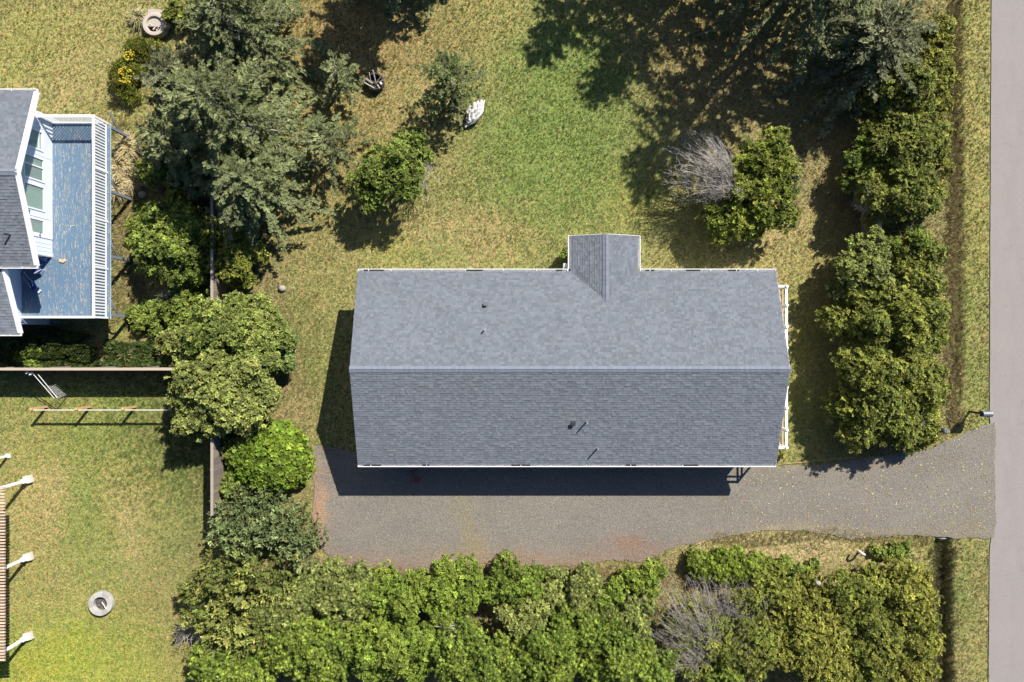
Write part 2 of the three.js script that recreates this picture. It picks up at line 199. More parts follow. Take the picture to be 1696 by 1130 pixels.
function gutter(name, x0, x1, z, y, out, parent) { // along x; out = -1 / 1: the side it hangs on
  const w = 0.13, h = 0.1, g = [span(x0, x1, y - h, y + 0.012, z + out * w - 0.016, z + out * w + 0.016), span(x0, x1, y - h, y, Math.min(z, z + out * 0.018), Math.max(z, z + out * 0.018)), span(x0, x1, y - h, y - h + 0.02, Math.min(z, z + out * w), Math.max(z, z + out * w))];
  for (const x of [x0 + 0.01, x1 - 0.01]) g.push(span(x - 0.012, x + 0.012, y - h, y + 0.006, Math.min(z, z + out * w), Math.max(z, z + out * w)));
  const o = mesh(name, g, M.trim, parent); const st = []; for (let x = x0 + rr(0.3, 0.8); x < x1; x += rr(0.9, 2.2)) st.push(span(x, x + 0.03, y - 0.002, y + 0.01, Math.min(z, z + out * w), Math.max(z, z + out * w))); { const db = []; for (let x = x0 + 0.3; x < x1 - 0.5;) { const l = rr(0.2, 1.1); db.push(span(x, Math.min(x + l, x1 - 0.1), y - 0.078, y - rr(0.02, 0.05), Math.min(z + out * 0.02, z + out * (w - 0.018)), Math.max(z + out * 0.02, z + out * (w - 0.018)))); x += l + rr(0.8, 5); } mesh('gutter_debris', db, mat(0.03, 0.028, 0.026, 1), o).userData.kind = 'stuff'; }
  mesh('gutter_strap', st, M.trim, o).userData.kind = 'stuff'; return o;
}
function gutterZ(name, z0, z1, x, y, out, parent) { const w = 0.13, h = 0.1; return mesh(name, [span(x + out * w - 0.016, x + out * w + 0.016, y - h, y + 0.012, z0, z1), span(Math.min(x, x + out * 0.018), Math.max(x, x + out * 0.018), y - h, y, z0, z1), span(Math.min(x, x + out * w), Math.max(x, x + out * w), y - h, y - h + 0.02, z0, z1), span(Math.min(x, x + out * w), Math.max(x, x + out * w), y - h, y + 0.006, z0 - 0.012, z0 + 0.012)], M.trim, parent); }
// slab with a given outline in plan and a height function, thickness th
function slab(pts, hf, th) { const n = pts.length, pos = [], idx = []; for (const [x, z] of pts) pos.push(x, hf(x, z), z); for (const [x, z] of pts) pos.push(x, hf(x, z) - th, z); const tris = THREE.ShapeUtils.triangulateShape(pts.map(([x, z]) => new THREE.Vector2(x, z)), []); for (const [a, b, c] of tris) { idx.push(a, c, b, a + n, b + n, c + n); } for (let i = 0; i < n; i++) { const j = (i + 1) % n; idx.push(i, j, i + n, j, j + n, i + n); } const g = new THREE.BufferGeometry(); g.setAttribute('position', new THREE.Float32BufferAttribute(pos, 3)); g.setIndex(idx); const f = g.toNonIndexed(); f.computeVertexNormals(); f.setAttribute('uv', new THREE.Float32BufferAttribute(new Float32Array(f.attributes.position.count * 2), 2)); return f; }

// ---------------------------------------------------------------- the house with the long grey roof
{
  const L = -7.94, R = 13.6, zT = -3.575, zB = 6.34, zR = 1.385, he = 2.43, hr = 4.12, k = (hr - he) / (zB - zR);
  const h = thing('house', 'long single-storey house with grey shingle gable roof beside the gravel driveway', 'house', V(0, 0, 0));
  const hf = (x, z) => hr - k * Math.abs(z - zR);
  // walls with gable ends
  const gable = (x, z0, z1, top) => { const s = new THREE.Shape([new THREE.Vector2(z0, 0), new THREE.Vector2(z1, 0), new THREE.Vector2(z1, hf(0, z1) - 0.2), new THREE.Vector2(zR, hr - 0.2), new THREE.Vector2(z0, hf(0, z0) - 0.2)]); const g = new THREE.ExtrudeGeometry(s, { depth: 0.15, bevelEnabled: false }); g.rotateY(-Math.PI / 2); g.translate(x, 0, 0); return g; };
  const wl = -7.62, wr = 13.05, wt = -3.2, wb = 5.96;
  const wall = mesh('wall', [span(wl, wr, 0, hf(0, wt) - 0.2, wt, wt + 0.15), span(wl, wr, 0, hf(0, wb) - 0.2, wb - 0.15, wb), gable(wl + 0.15, wt + 0.152, wb - 0.152), gable(wr, wt + 0.152, wb - 0.152)], M.whiteWall, h);
  const roof = mesh('roof', [slab([[L, zT], [R, zT], [R, zR], [L, zR]], hf, 0.14), slab([[L, zR + 0.001], [R, zR + 0.001], [R, zB], [L, zB]], hf, 0.14)], M.roofDeck, h);
  const up = V(0, hr - he, zR - zT).normalize(), dn = V(0, hr - he, zR - zB).normalize(), SL = Math.hypot(hr - he, zR - zT);
  shingles(roof, V(L, he, zT), V(1, 0, 0), up, R - L, SL, 0.125, 0.152);
  shingles(roof, V(L, he, zB), V(1, 0, 0), dn, R - L, SL, 0.125, 0.152);
  ridgeCaps(roof, V(L - 0.02, hr, zR), V(1, 0, 0), R - L + 0.04, V(0, -(hr - he), zT - zR).normalize(), V(0, -(hr - he), zB - zR).normalize(), 0.18);
  for (const x of [L - 0.016, R - 0.008]) { const g = []; for (const [z0, z1] of [[zT, zR - 0.001], [zR + 0.001, zB]]) g.push(slab([[x, z0], [x + 0.024, z0], [x + 0.024, z1], [x, z1]], (a, z) => hf(a, z) - 0.01, 0.15)); mesh('rake_trim', g, M.trim, h); }
  const gx = 4.745, gl = 3.03, gr = 6.47, zf = -5.42, hg = 2.95, kg = (hg - he) / (gx - gl);
  gutter('gutter', L, gl - 0.13, zT, he - 0.01, -1, h); gutter('gutter', gr + 0.13, R, zT, he - 0.01, -1, h); gutter('gutter', L, R, zB, he - 0.01, 1, h);
  // entry gable
  const zv = zT + (hg - he) / k, hfg = (x) => hg - kg * Math.abs(x - gx);
  const er = mesh('entry_roof', [slab([[gl, zf], [gx, zf], [gx, zv], [gl, zT]], hfg, 0.12), slab([[gx + 0.001, zf], [gr, zf], [gr, zT], [gx + 0.001, zv]], hfg, 0.12)], M.roofDeck, h);
  const run = gx - gl, rise = hg - he, sl = Math.hypot(run, rise), lim = (d) => [0, lerp(zT, zv, clamp(d / sl)) - zf + 0.05];
  shingles(er, V(gl, he, zf), V(0, 0, 1), V(run, rise, 0).normalize(), 3, sl, 0.125, 0.152, lim);
  shingles(er, V(gr, he, zf), V(0, 0, 1), V(-run, rise, 0).normalize(), 3, sl, 0.125, 0.152, lim);
  ridgeCaps(er, V(gx, hg, zf - 0.01), V(0, 0, 1), zv - zf + 0.12, V(-run, -rise, 0).normalize(), V(run, -rise, 0).normalize(), 0.17);
  gutterZ('gutter', zf, zT - 0.13, gl, he - 0.01, -1, h); gutterZ('gutter', zf, zT - 0.13, gr, he - 0.01, 1, h);
  for (const [a, b] of [[gl, gx - 0.001], [gx + 0.001, gr]]) mesh('rake_trim', slab([[a, zf - 0.02], [b, zf - 0.02], [b, zf + 0.003], [a, zf + 0.003]], (x) => hfg(x) + 0.006, 0.14), M.trim, h);
  mesh('entry_wall', [span(gl + 0.35, gr - 0.35, 0, 2.38, zf + 0.3, zf + 0.42), span(gl + 0.35, gl + 0.47, 0, 2.3, zf + 0.424, wt - 0.004), span(gr - 0.47, gr - 0.35, 0, 2.3, zf + 0.424, wt - 0.004)], M.whiteWall, h);
  // downspout in the inner corner of the entry
  { const x = X(937, 2), z = Z(441, 2); mesh('downspout', [box(0.1, 2.1, 0.08, x + 0.12, 1.05, z + 0.12), box(0.34, 0.09, 0.1, x, 0.12, z, 0, 0, 0.2), box(0.26, 0.02, 0.3, x - 0.02, 2.2, z + 0.02, 0.4, 0, 0.1)], M.trim, h); }
  // vents and pipes
  const onRoof = (u, v) => { let y = 3.4; for (let i = 0; i < 8; i++) y = hf(0, Z(v, y)); return P(u, v, y); };
  for (const [u, v] of [[804, 504], [949, 702]]) { const p = onRoof(u, v), t = p.z < zR ? -Math.atan(k) : Math.atan(k); const b = mesh('roof_vent', [box(0.14, 0.16, 0.14, p.x, p.y + 0.08, p.z, t), box(0.19, 0.03, 0.19, p.x, p.y + 0.175, p.z, t), box(0.26, 0.012, 0.26, p.x, p.y + 0.034, p.z, t)], M.steel, h); }
  for (const [u, v, l] of [[799, 551, 0.3], [968, 703, 0.5], [986, 747, 0.5]]) { const p = onRoof(u + 3, v - 4); mesh('vent_pipe', [rod(p.clone(), p.clone().add(V(0, l, 0)), 0.038, 0.038, 10), rod(p.clone(), p.clone().add(V(0, 0.07, 0)), 0.09, 0.045, 10)], mat(0.22, 0.225, 0.24, 0.6), h); }
  // side porch along the right gable end
  const px0 = 13.06, px1 = 14.66, pz0 = -2.98, pz1 = 5.88, py = 0.32;
  const fl = mesh('porch_floor', [span(px0, px1, 0.05, py - 0.034, pz0 + 0.01, pz1 - 0.01)], M.woodGrey, h);
  const bw = 0.14; for (let x = px0, i = 0; x < px1 - 0.05; x += bw, i++) mesh('deck_board', span(x + 0.004, Math.min(x + bw, px1) - 0.004, py - 0.03, py + rr(0, 0.004), pz0, pz1), i % 3 ? M.woodTan : M.wood, fl);
  const py1 = 1.42, zs = [474, 505.5, 541, 576, 610, 642, 676, 712, 742].map((v) => Z(v, 1.42));
  zs.forEach((z, i) => mesh('porch_post', [box(0.1, py1 - 0.05, 0.1, px1 - 0.06, (py1 + 0.05) / 2, z), box(0.13, 0.02, 0.13, px1 - 0.06, py1 + 0.01, z)], M.white, h));
  mesh('porch_rail', [span(px1 - 0.13, px1 - 0.0, py1 - 0.1, py1 - 0.062, zs[0], zs[8])], M.white, h);
  mesh('porch_rail', [span(px1 - 0.085, px1 - 0.04, py1 - 0.62, py1 - 0.54, zs[0], zs[8])], mat(0.55, 0.42, 0.32, 0.8), h);
  for (const [z, i] of [[zs[0], 0], [zs[8], 1]]) mesh('porch_rail', [span(px0 + 0.1, px1 - 0.13, py1 - 0.1, py1 - 0.062, z - 0.06, z + 0.06), span(px0 + 0.1, px1 - 0.13, py1 - 0.6, py1 - 0.54, z - 0.02, z + 0.02)], M.white, h);
  // landing and stair rail under the front eave
  { const ax = 12.1, bx = 13.66, az = 5.99, bz = 6.42, top = 1.76; mesh('landing', [span(ax, bx, 0.03, 0.6, az, bz - 0.02)], M.woodGrey, h); for (const x of [ax + 0.05, bx - 0.05]) mesh('landing_post', box(0.09, top - 0.6, 0.09, x, 0.6 + (top - 0.6) / 2, bz - 0.08), M.white, h); mesh('landing_rail', [span(ax, bx, top - 0.08, top, bz - 0.13, bz - 0.05), span(ax, bx, top - 0.42, top - 0.34, bz - 0.12, bz - 0.06)], M.white, h); mesh('landing_rail', [span(bx - 0.1, bx - 0.02, top - 0.08, top - 0.004, 5.5, bz - 0.132), span(bx - 0.1, bx - 0.03, top - 0.42, top - 0.344, 5.5, bz - 0.125)], M.white, h); }
}

// ---------------------------------------------------------------- the neighbour's house and raised deck
const deckTone = (seedU) => dataTex(256, 1024, (i, j) => {
  const streak = fbm(i * 0.09 + seedU, j * 0.014, 4), flake = fbm(i * 0.22 + seedU * 3, j * 0.05, 4), n = 0.9 + 0.2 * (hash(i, j) - 0.5);
  let c = [0.105 * n, 0.185 * n, 0.285 * n]; const k = smooth(0.56, 0.62, flake) * smooth(0.4, 0.54, streak); const f = [0.38, 0.35, 0.29]; const g = smooth(0.5, 0.7, fbm(i * 0.03 + 9, j * 0.01 + seedU, 3)) * 0.35; c = c.map((x, q) => lerp(lerp(x, [0.17, 0.21, 0.24][q], g), f[q] * n, k * 0.85)); return c.map(l2s);
});
{
  const h = thing('house', 'pale two-storey neighbouring house with grey shingle gable roofs behind the blue deck', 'house', V(0, 0, 0));
  const R = -22.98, L = -36, zT = -12.05, zB = -3.65, zR = -7.85, he = 4.5, hr = 5.73, k = (hr - he) / (zB - zR), hf = (x, z) => hr - k * Math.abs(z - zR);
  const roof = mesh('roof', [slab([[L, zT], [R, zT], [R, zR], [L, zR]], hf, 0.14), slab([[L, zR + 0.001], [R, zR + 0.001], [R, zB], [L, zB]], hf, 0.14)], M.roofDeck, h);
  const SL = Math.hypot(hr - he, zR - zT), VW = 8; // shingles only as far as the frame shows and a little more
  shingles(roof, V(R - VW, he, zT), V(1, 0, 0), V(0, hr - he, zR - zT).normalize(), VW, SL, 0.15, 0.152);
  shingles(roof, V(R - VW, he, zB), V(1, 0, 0), V(0, hr - he, zR - zB).normalize(), VW, SL, 0.15, 0.152);
  ridgeCaps(roof, V(R - VW, hr, zR), V(1, 0, 0), VW + 0.02, V(0, -(hr - he), zT - zR).normalize(), V(0, -(hr - he), zB - zR).normalize(), 0.175, 0.14);
  { const g = []; for (const [z0, z1] of [[zT, zR - 0.001], [zR + 0.001, zB]]) g.push(slab([[R - 0.09, z0], [R + 0.03, z0], [R + 0.03, z1], [R - 0.09, z1]], (a, z) => hf(a, z) + 0.05, 0.24)); mesh('rake_trim', g, M.trim, h); }
  gutter('gutter', L, R + 0.02, zT, he - 0.01, -1, h); gutter('gutter', L, R + 0.02, zB, he - 0.01, 1, h);
  // gable wall with openings
  const wx = -23.9, w0 = -11.6, w1 = -4.35, wins = [[-10.63, -9.62, 2.8, 4.15], [-9.27, -8.05, 2.68, 4.15], [-7.86, -6.58, 2.68, 4.15], [-6.32, -5.26, 2.14, 4.2], [-9.2, -8.2, 4.35, 4.95], [-7.6, -6.7, 4.35, 4.95]];
  const s = new THREE.Shape([[w0, 0], [w1, 0], [w1, hf(0, w1) - 0.16], [zR, hr - 0.16], [w0, hf(0, w0) - 0.16]].map(([a, b]) => new THREE.Vector2(a, b)));
  for (const [a, b, c, d] of wins) s.holes.push(new THREE.Path([[a, c], [a, d], [b, d], [b, c]].map(([p, q]) => new THREE.Vector2(p, q))));
  const g = new THREE.ExtrudeGeometry(s, { depth: 0.14, bevelEnabled: false }); g.rotateY(-Math.PI / 2); g.translate(wx, 0, 0);
  const wall = mesh('wall', [g, span(L, wx - 0.144, 0, hf(0, w0) - 0.2, w0, w0 + 0.14), span(L, wx - 0.144, 0, hf(0, w1) - 0.2, w1 - 0.14, w1)], mat(0.62, 0.66, 0.73, 0.65), h);
  { const bat = []; for (let z = w0 + 0.2; z < w1; z += 0.2) if (!wins.some(([a, b]) => z > a - 0.12 && z < b + 0.12)) bat.push(span(wx, wx + 0.012, 2.16, hf(0, z) - 0.18, z - 0.012, z + 0.012)); mesh('batten', bat, M.whiteWall, wall).userData.kind = 'stuff'; }
  mesh('interior', span(wx - 1.2, wx - 1.15, 2.2, 5, w0 + 0.3, w1 - 0.3), M.room, h);
  wins.forEach(([a, b, c, d], i) => {
    const t = 0.075, x0 = wx - 0.04, x1 = wx + 0.035; const isDoor = i === 3;
    const w = mesh(isDoor ? 'door' : 'window', [span(x0, x1, c, c + t, a, b), span(x0, x1, d - t, d, a, b), span(x0, x1, c + t, d - t, a, a + t), span(x0, x1, c + t, d - t, b - t, b), ...(isDoor ? [span(x0, x1 - 0.02, c + t, c + 0.62, a + t, b - t), span(x0, x1 - 0.02, c + 0.62, d - t, a + t, a + 0.22), span(x0, x1 - 0.02, c + 0.62, d - t, b - 0.2, b - t)] : i < 2 ? [span(x0 + 0.004, x1 - 0.02, c + t, c + t + 0.03, a + t, b - t), ...(i === 1 ? [span(x0, x1 - 0.01, c + t, d - t, a + 0.46, a + 0.52)] : [span(x0, x1 - 0.01, c + 0.26, c + 0.31, a + t, b - t)])] : [])], M.white, h);
    mesh('pane', span(wx - 0.022, wx - 0.014, c + (isDoor ? 0.62 : t), d - t, a + (isDoor ? 0.22 : t), b - (isDoor ? 0.2 : t)), M.glass, w);
    if (i < 3 || i === 3) mesh('blind', span(wx - 0.12, wx - 0.11, c + 0.05, d - 0.05, a + 0.03, i === 1 ? a + 0.5 : b - 0.03), i === 3 ? mat(0.4, 0.38, 0.27, 0.8) : M.blind, w);
  });
  mesh('door_handle', [rod(V(wx + 0.03, 3.1, -5.35), V(wx + 0.1, 3.1, -5.35), 0.025), rod(V(wx + 0.09, 3.1, -5.35), V(wx + 0.09, 3.1, -5.5), 0.018)], M.steel, h);
  mesh('wall_lamp', [box(0.1, 0.16, 0.1, wx + 0.06, 3.9, -6.43)], M.steel, h);
  // lower wing
  const r2 = -24.68, e2 = 3.3, z2 = -0.4, k2 = 0.336, zr2 = -4.2, hf2 = (x, z) => e2 + k2 * (z2 - z), h2 = hf2(0, zr2);
  const wr = mesh('wing_roof', [slab([[L, -3.9], [r2, -3.9], [r2, z2], [L, z2]], hf2, 0.14)], M.roofDeck, h);
  shingles(wr, V(r2 - 6, e2, z2), V(1, 0, 0), V(0, k2, -1).normalize(), 6, Math.hypot(3.5, 3.5 * k2), 0.15, 0.19);
  mesh('rake_trim', slab([[r2 - 0.09, -3.9], [r2 + 0.03, -3.9], [r2 + 0.03, z2], [r2 - 0.09, z2]], (a, z) => hf2(a, z) + 0.05, 0.24), M.trim, h);
  gutter('gutter', L, r2 + 0.02, z2, e2 - 0.01, 1, h);
  const s2 = new THREE.Shape([[w1 + 0.01, 0], [-0.9, 0], [-0.9, hf2(0, -0.9) - 0.16], [w1 + 0.01, hf2(0, w1) - 0.16]].map(([a, b]) => new THREE.Vector2(a, b))); const g2 = new THREE.ExtrudeGeometry(s2, { depth: 0.14, bevelEnabled: false }); g2.rotateY(-Math.PI / 2); g2.translate(-25.5, 0, 0);
  mesh('wing_wall', [g2, span(L, -25.644, 0, 3.2, -1.04, -0.9)], mat(0.42, 0.52, 0.66, 0.7), h);
  const vp = P(22, 390, 4.75); vp.y = hf(0, vp.z); mesh('vent_pipe', [rod(vp, vp.clone().add(V(0, 0.42, 0)), 0.045)], M.steel, h);
}
{
  const d = thing('raised_deck', 'weathered blue painted deck with white railing on tall posts beside the neighbouring house', 'deck', V(0, 0, 0));
  const x0 = -23.88, x1 = -21.03, z0 = -11.32, z1 = -1.21, y = 2.1, top = 3.23;
  const fl = mesh('floor_frame', [span(x0, x1 - 0.02, y - 0.24, y - 0.045, z0 + 0.02, z1 - 0.02), span(-25.48, x0 - 0.004, y - 0.24, y - 0.045, -4.3, z1 - 0.02)], mat(0.2, 0.27, 0.34, 0.8), d);
  const maps = [1, 4.3, 9.1].map(deckTone), mats = maps.map((t) => new THREE.MeshStandardMaterial({ map: t, roughness: 0.75 }));
  const bw = 0.1425; let i = 0;
  for (let x = -25.48; x < x1 - 0.03; x += bw, i++) {
    let z = x < x0 - 0.05 ? -4.3 : z0; const end = z1; 
    while (z < end - 0.05) { const l = Math.min(end - z, rr(2.2, 4.6)); const zz = end - (z + l) < 0.5 ? end : z + l; const g = span(x + 0.003, x + bw - 0.004, y - 0.04, y + rr(-0.002, 0.003), z + 0.002, zz - 0.002); const p = g.attributes.position, uv = g.attributes.uv, ou = rnd(), ov = rnd(); for (let q = 0; q < p.count; q++) uv.setXY(q, ou + p.getX(q) / 1.4, ov + p.getZ(q) / 5.5); mesh('deck_board', g, pick(mats), fl); z = zz; }
  }
  maps.forEach((t) => { t.wrapS = t.wrapT = THREE.MirroredRepeatWrapping; });
  // railing: cap, lower rail, posts, balusters
  const wm = M.white, bal = box(0.035, 0.86, 0.07), balN = box(0.04, 0.86, 0.035);
  mesh('top_rail', span(x1 - 0.09, x1 + 0.05, top - 0.04, top, z0 - 0.06, z1 + 0.06), wm, d); mesh('top_rail', span(x0 - 0.1, x1 - 0.094, top - 0.04, top, z0 - 0.07, z0 + 0.07), wm, d); mesh('top_rail', span(-25.4, x1 - 0.094, top - 0.04, top, z1 - 0.05, z1 + 0.06), wm, d);
  mesh('bottom_rail', span(x1 - 0.05, x1 + 0.01, y + 0.08, y + 0.15, z0, z1), wm, d); mesh('bottom_rail', span(x0, x1 - 0.05, y + 0.08, y + 0.15, z0 - 0.03, z0 + 0.03), wm, d); mesh('bottom_rail', span(-25.4, x1 - 0.05, y + 0.08, y + 0.15, z1 - 0.03, z1 + 0.03), wm, d);
  for (const z of [z0, -8.75, -6.2, -3.75, z1]) mesh('rail_post', box(0.1, top - 0.05 - y + 0.25, 0.1, x1 - 0.02, (top - 0.05 + y - 0.25) / 2, z), wm, d);
  for (const x of [x0 + 0.05]) mesh('rail_post', box(0.1, 1.1, 0.1, x, y + 0.53, z0), wm, d);
  const add = (x, z, turn) => { const b = mesh('baluster', turn ? balN : bal, wm, d); b.position.set(x, y + 0.62, z); };
  for (let z = z0 + 0.16; z < z1 - 0.05; z += 0.155) add(x1 - 0.02, z, 0);
  for (let x = x0 + 0.15; x < x1 - 0.1; x += 0.155) add(x, z0, Math.PI / 2);
  for (let x = -25.3; x < x1 - 0.1; x += 0.155) add(x, z1, Math.PI / 2);
  const pm = mat(0.15, 0.18, 0.22, 0.85);
  for (const z of [-11.2, -7.83, -4.43, -1.35]) { mesh('support_post', [box(0.14, y - 0.22, 0.14, x1 - 0.02, (y - 0.26) / 2, z)], pm, d); mesh('knee_brace', [tube([V(x1 - 0.02, y - 0.3, z - 0.85), V(x1 - 0.02, y - 0.5, z - 0.45), V(x1 - 0.02, y - 0.95, z - 0.08)], 0.045, 6, 8)], pm, d); }
  mesh('fascia', span(x1 - 0.018, x1 + 0.02, y - 0.26, y - 0.046, z0, z1), mat(0.42, 0.52, 0.6, 0.7), d);
  // things left on the deck
  { const a = P(104, 432, y), t = tag(mesh('board_scrap', [box(0.2, 0.05, 0.16, -0.07, 0.03, 0, 0, -0.25), box(0.2, 0.05, 0.16, 0.08, 0.032, 0, 0, 0.5)], mat(0.5, 0.38, 0.25, 0.85), scene), 'small raw wood offcut lying on the blue deck boards', 'wood scrap'); t.position.set(a.x, y + 0.004, a.z); }
  { const a = P(121, 374, y), t = tag(mesh('stick', [rod(V(-0.11, 0.02, 0.02), V(0.1, 0.02, -0.02), 0.016, 0.012, 5), rod(V(-0.1, 0.02, 0.02), V(-0.12, 0.02, 0.1), 0.012, 0.01, 5)], mat(0.7, 0.68, 0.62, 0.8), scene), 'tiny white stick lying on the blue deck in front of the half-glazed door', 'stick'); t.position.set(a.x, y + 0.004, a.z); }
  const blue = mat(0.035, 0.07, 0.24, 0.8), pale = mat(0.55, 0.6, 0.68, 0.5);
  { const a = P(50, 466, y), c = thing('folding_chair', 'folded blue chair with pale frame lying in the deck shadow', 'chair', V(a.x, y + 0.03, a.z)); c.rotation.y = -2.4 + Math.PI; for (const s of [-1, 1]) mesh('frame', [rod(V(s * 0.11, 0.05, -0.55), V(s * 0.11, 0.05, 0.5), 0.022), rod(V(s * 0.11, 0.05, 0.05), V(s * 0.08, 0.26, 0.42), 0.018)], pale, c); mesh('seat', [box(0.2, 0.03, 0.5, 0, 0.06, -0.26)], mat(0.16, 0.18, 0.26, 0.9), c); mesh('backrest', [box(0.34, 0.05, 0.32, 0, 0.12, 0.34, -0.2), box(0.3, 0.14, 0.1, 0, 0.1, 0.55)], blue, c); mesh('foot', [box(0.2, 0.05, 0.08, 0.02, 0.03, 0.75)], pale, c); }
  { const a = P(68, 446, y), c = thing('folding_chair', 'upright blue fabric chair at the edge of the deck shadow below the roof corner', 'chair', V(a.x, y + 0.004, a.z)); c.rotation.y = 0.5; mesh('seat', box(0.4, 0.04, 0.36, 0, 0.36, 0), blue, c); mesh('backrest', box(0.4, 0.42, 0.04, 0, 0.58, -0.2, -0.25), blue, c); for (const [x, z] of [[-0.17, -0.15], [0.17, -0.15], [-0.17, 0.15], [0.17, 0.15]]) mesh('leg', rod(V(x, 0, z), V(x, 0.36, z), 0.015), pale, c); mesh('front_rail', rod(V(-0.19, 0.38, 0.19), V(0.19, 0.38, 0.19), 0.022), pale, c); }
  { const a = P(75, 430, y), c = thing('watering_can', 'small blue can with white spout on the deck beside the house corner', 'can', V(a.x, y + 0.004, a.z)); mesh('body', new THREE.CylinderGeometry(0.1, 0.11, 0.2, 14).translate(0, 0.1, 0), mat(0.12, 0.2, 0.48, 0.6), c); mesh('spout', [rod(V(0.08, 0.08, -0.02), V(0.24, 0.22, -0.12), 0.022, 0.016), box(0.09, 0.04, 0.07, 0.25, 0.23, -0.13, 0, 0.5)], pale, c); mesh('handle', tube([V(-0.09, 0.2, 0), V(-0.05, 0.3, 0), V(0.06, 0.28, 0), V(0.08, 0.19, 0)], 0.012, 5, 10), pale, c); }
  { const a = P(93, 532, 1.6), c = tag(mesh('hose_reel', [new THREE.TorusGeometry(0.14, 0.05, 8, 18), rod(V(0, 0, -0.1), V(0, 0, 0.1), 0.05)], mat(0.03, 0.05, 0.12, 0.5), scene), 'dark blue hose reel hanging below the south edge of the raised deck', 'hose reel'); c.position.copy(a); }
}

// ---------------------------------------------------------------- fences
function picketFence(label, a, b, h, opts = {}) {
  const f = thing('board_fence', label, 'fence', V(a.x, 0, a.z)), d = b.clone().sub(a), L = d.length(); f.rotation.y = -Math.atan2(d.z, d.x);
  const variants = [0, 1, 2].map((i) => box(0.132, h - 0.06 - i * 0.015, 0.02, 0, (h - 0.06 - i * 0.015) / 2 + 0.03, 0)), tones = [[0.2, 0.165, 0.135], [0.16, 0.135, 0.115], [0.25, 0.205, 0.16], [0.19, 0.15, 0.115]].map((c) => mat(...c, 0.9));
  const n = Math.floor(L / 0.142); for (let i = 0; i < n; i++) { const p = mesh('board', variants[i % 3], tones[Math.floor(hash(i, 7) * 4)], f); p.position.set(0.07 + i * 0.142, 0, hash(i, 3) * 0.006); }
  for (let x = 0; x <= L + 0.01; x += 2.4) mesh('post', box(0.09, h + 0.02, 0.09, Math.min(x, L), h / 2, opts.side * -0.075 || -0.075), M.woodGrey, f);
  mesh('rail', [span(0, L, 0.35, 0.44, -0.05, -0.014)], M.woodGrey, f); mesh('rail', [span(0, L, h - 0.45, h - 0.36, -0.05, -0.014)], M.woodGrey, f);
  if (opts.cap) mesh('cap_rail', span(0, L, h - 0.018, h + 0.022, -0.09, 0.05), opts.cap, f);
  return f;
}
picketFence('weathered board fence with pale cap rail between the ivy bed and the lower left lawn', V(-28.9, 0, 1.49), V(-17.3, 0, 1.49), 1.8, { cap: mat(0.42, 0.34, 0.27, 0.85) });
picketFence('grey board fence running between the left shrubs and the lower left lawn', V(-15.72, 0, 9.15), V(-15.72, 0, -9.5), 1.8, { cap: mat(0.3, 0.26, 0.22, 0.9) });
picketFence('short brown board fence half buried in the right hedge', V(19.28, 0, -7.6), V(19.28, 0, -4.2), 1.8, { cap: mat(0.4, 0.36, 0.31, 0.9) });
{ // low post and rail
  const z = 3.62, f = thing('rail_fence', 'low single-rail fence with orange timber posts on the left lawn', 'fence', V(0, 0, 0)), xs = [78, 150, 225, 300].map((u) => X(u));
  for (const x of xs) mesh('post', [box(0.11, 1.22, 0.11, x, 0.6, z), box(0.13, 0.03, 0.13, x, 1.215, z)], M.orange, f);
  for (let i = 0; i < 3; i++) mesh('rail', span(xs[i] - 0.02, xs[i + 1] - 0.03, 0.98, 1.1, z + 0.058, z + 0.1), mat(0.6, 0.57, 0.52, 0.7), f);
}
{ // hammock
  const h = thing('hammock', 'pale rope hammock with netting strung from the board fence to a short steel post', 'hammock', V(0, 0, 0));
  const foot = P(110, 658), top = foot.clone().setY(0.85), a = P(52, 619, 1.55), b0 = top.clone().add(V(-0.08, 0, 0)), b1 = top.clone().add(V(0.1, 0.02, -0.02));
  mesh('post', rod(foot, top, 0.025), M.steel, h); mesh('bar', rod(b0, b1, 0.02), M.steel, h);
  mesh('bracket', [box(0.2, 0.08, 0.1, a.x - 0.02, a.y, a.z, 0, 0.5), box(0.14, 0.08, 0.1, a.x - 0.2, a.y + 0.04, a.z - 0.06, 0, 0.5)], M.white, h);
  for (const [p, q] of [[a.clone().add(V(0.1, 0, 0.04)), b0], [a.clone().add(V(0.34, 0.0, 0.04)), b1]]) mesh('rope', rod(p, q, 0.02, 0.02, 6), M.rope, h);
  const net = []; for (let i = 0; i < 9; i++) { const t = i / 8; net.push(rod(b1.clone().lerp(a, 0.35 * t), b1.clone().add(V(0.42, -0.12, -0.18)).lerp(a.clone().add(V(0.5, -0.3, 0)), 0.5 * t), 0.004, 0.004, 3)); net.push(rod(b1.clone().add(V(0.05 * i, -0.01 * i, -0.02 * i)), b1.clone().lerp(a, 0.5).add(V(0.04 * i, -0.03 * i, -0.01)), 0.004, 0.004, 3)); } mesh('netting', net, M.rope, h).userData.kind = 'stuff';
}
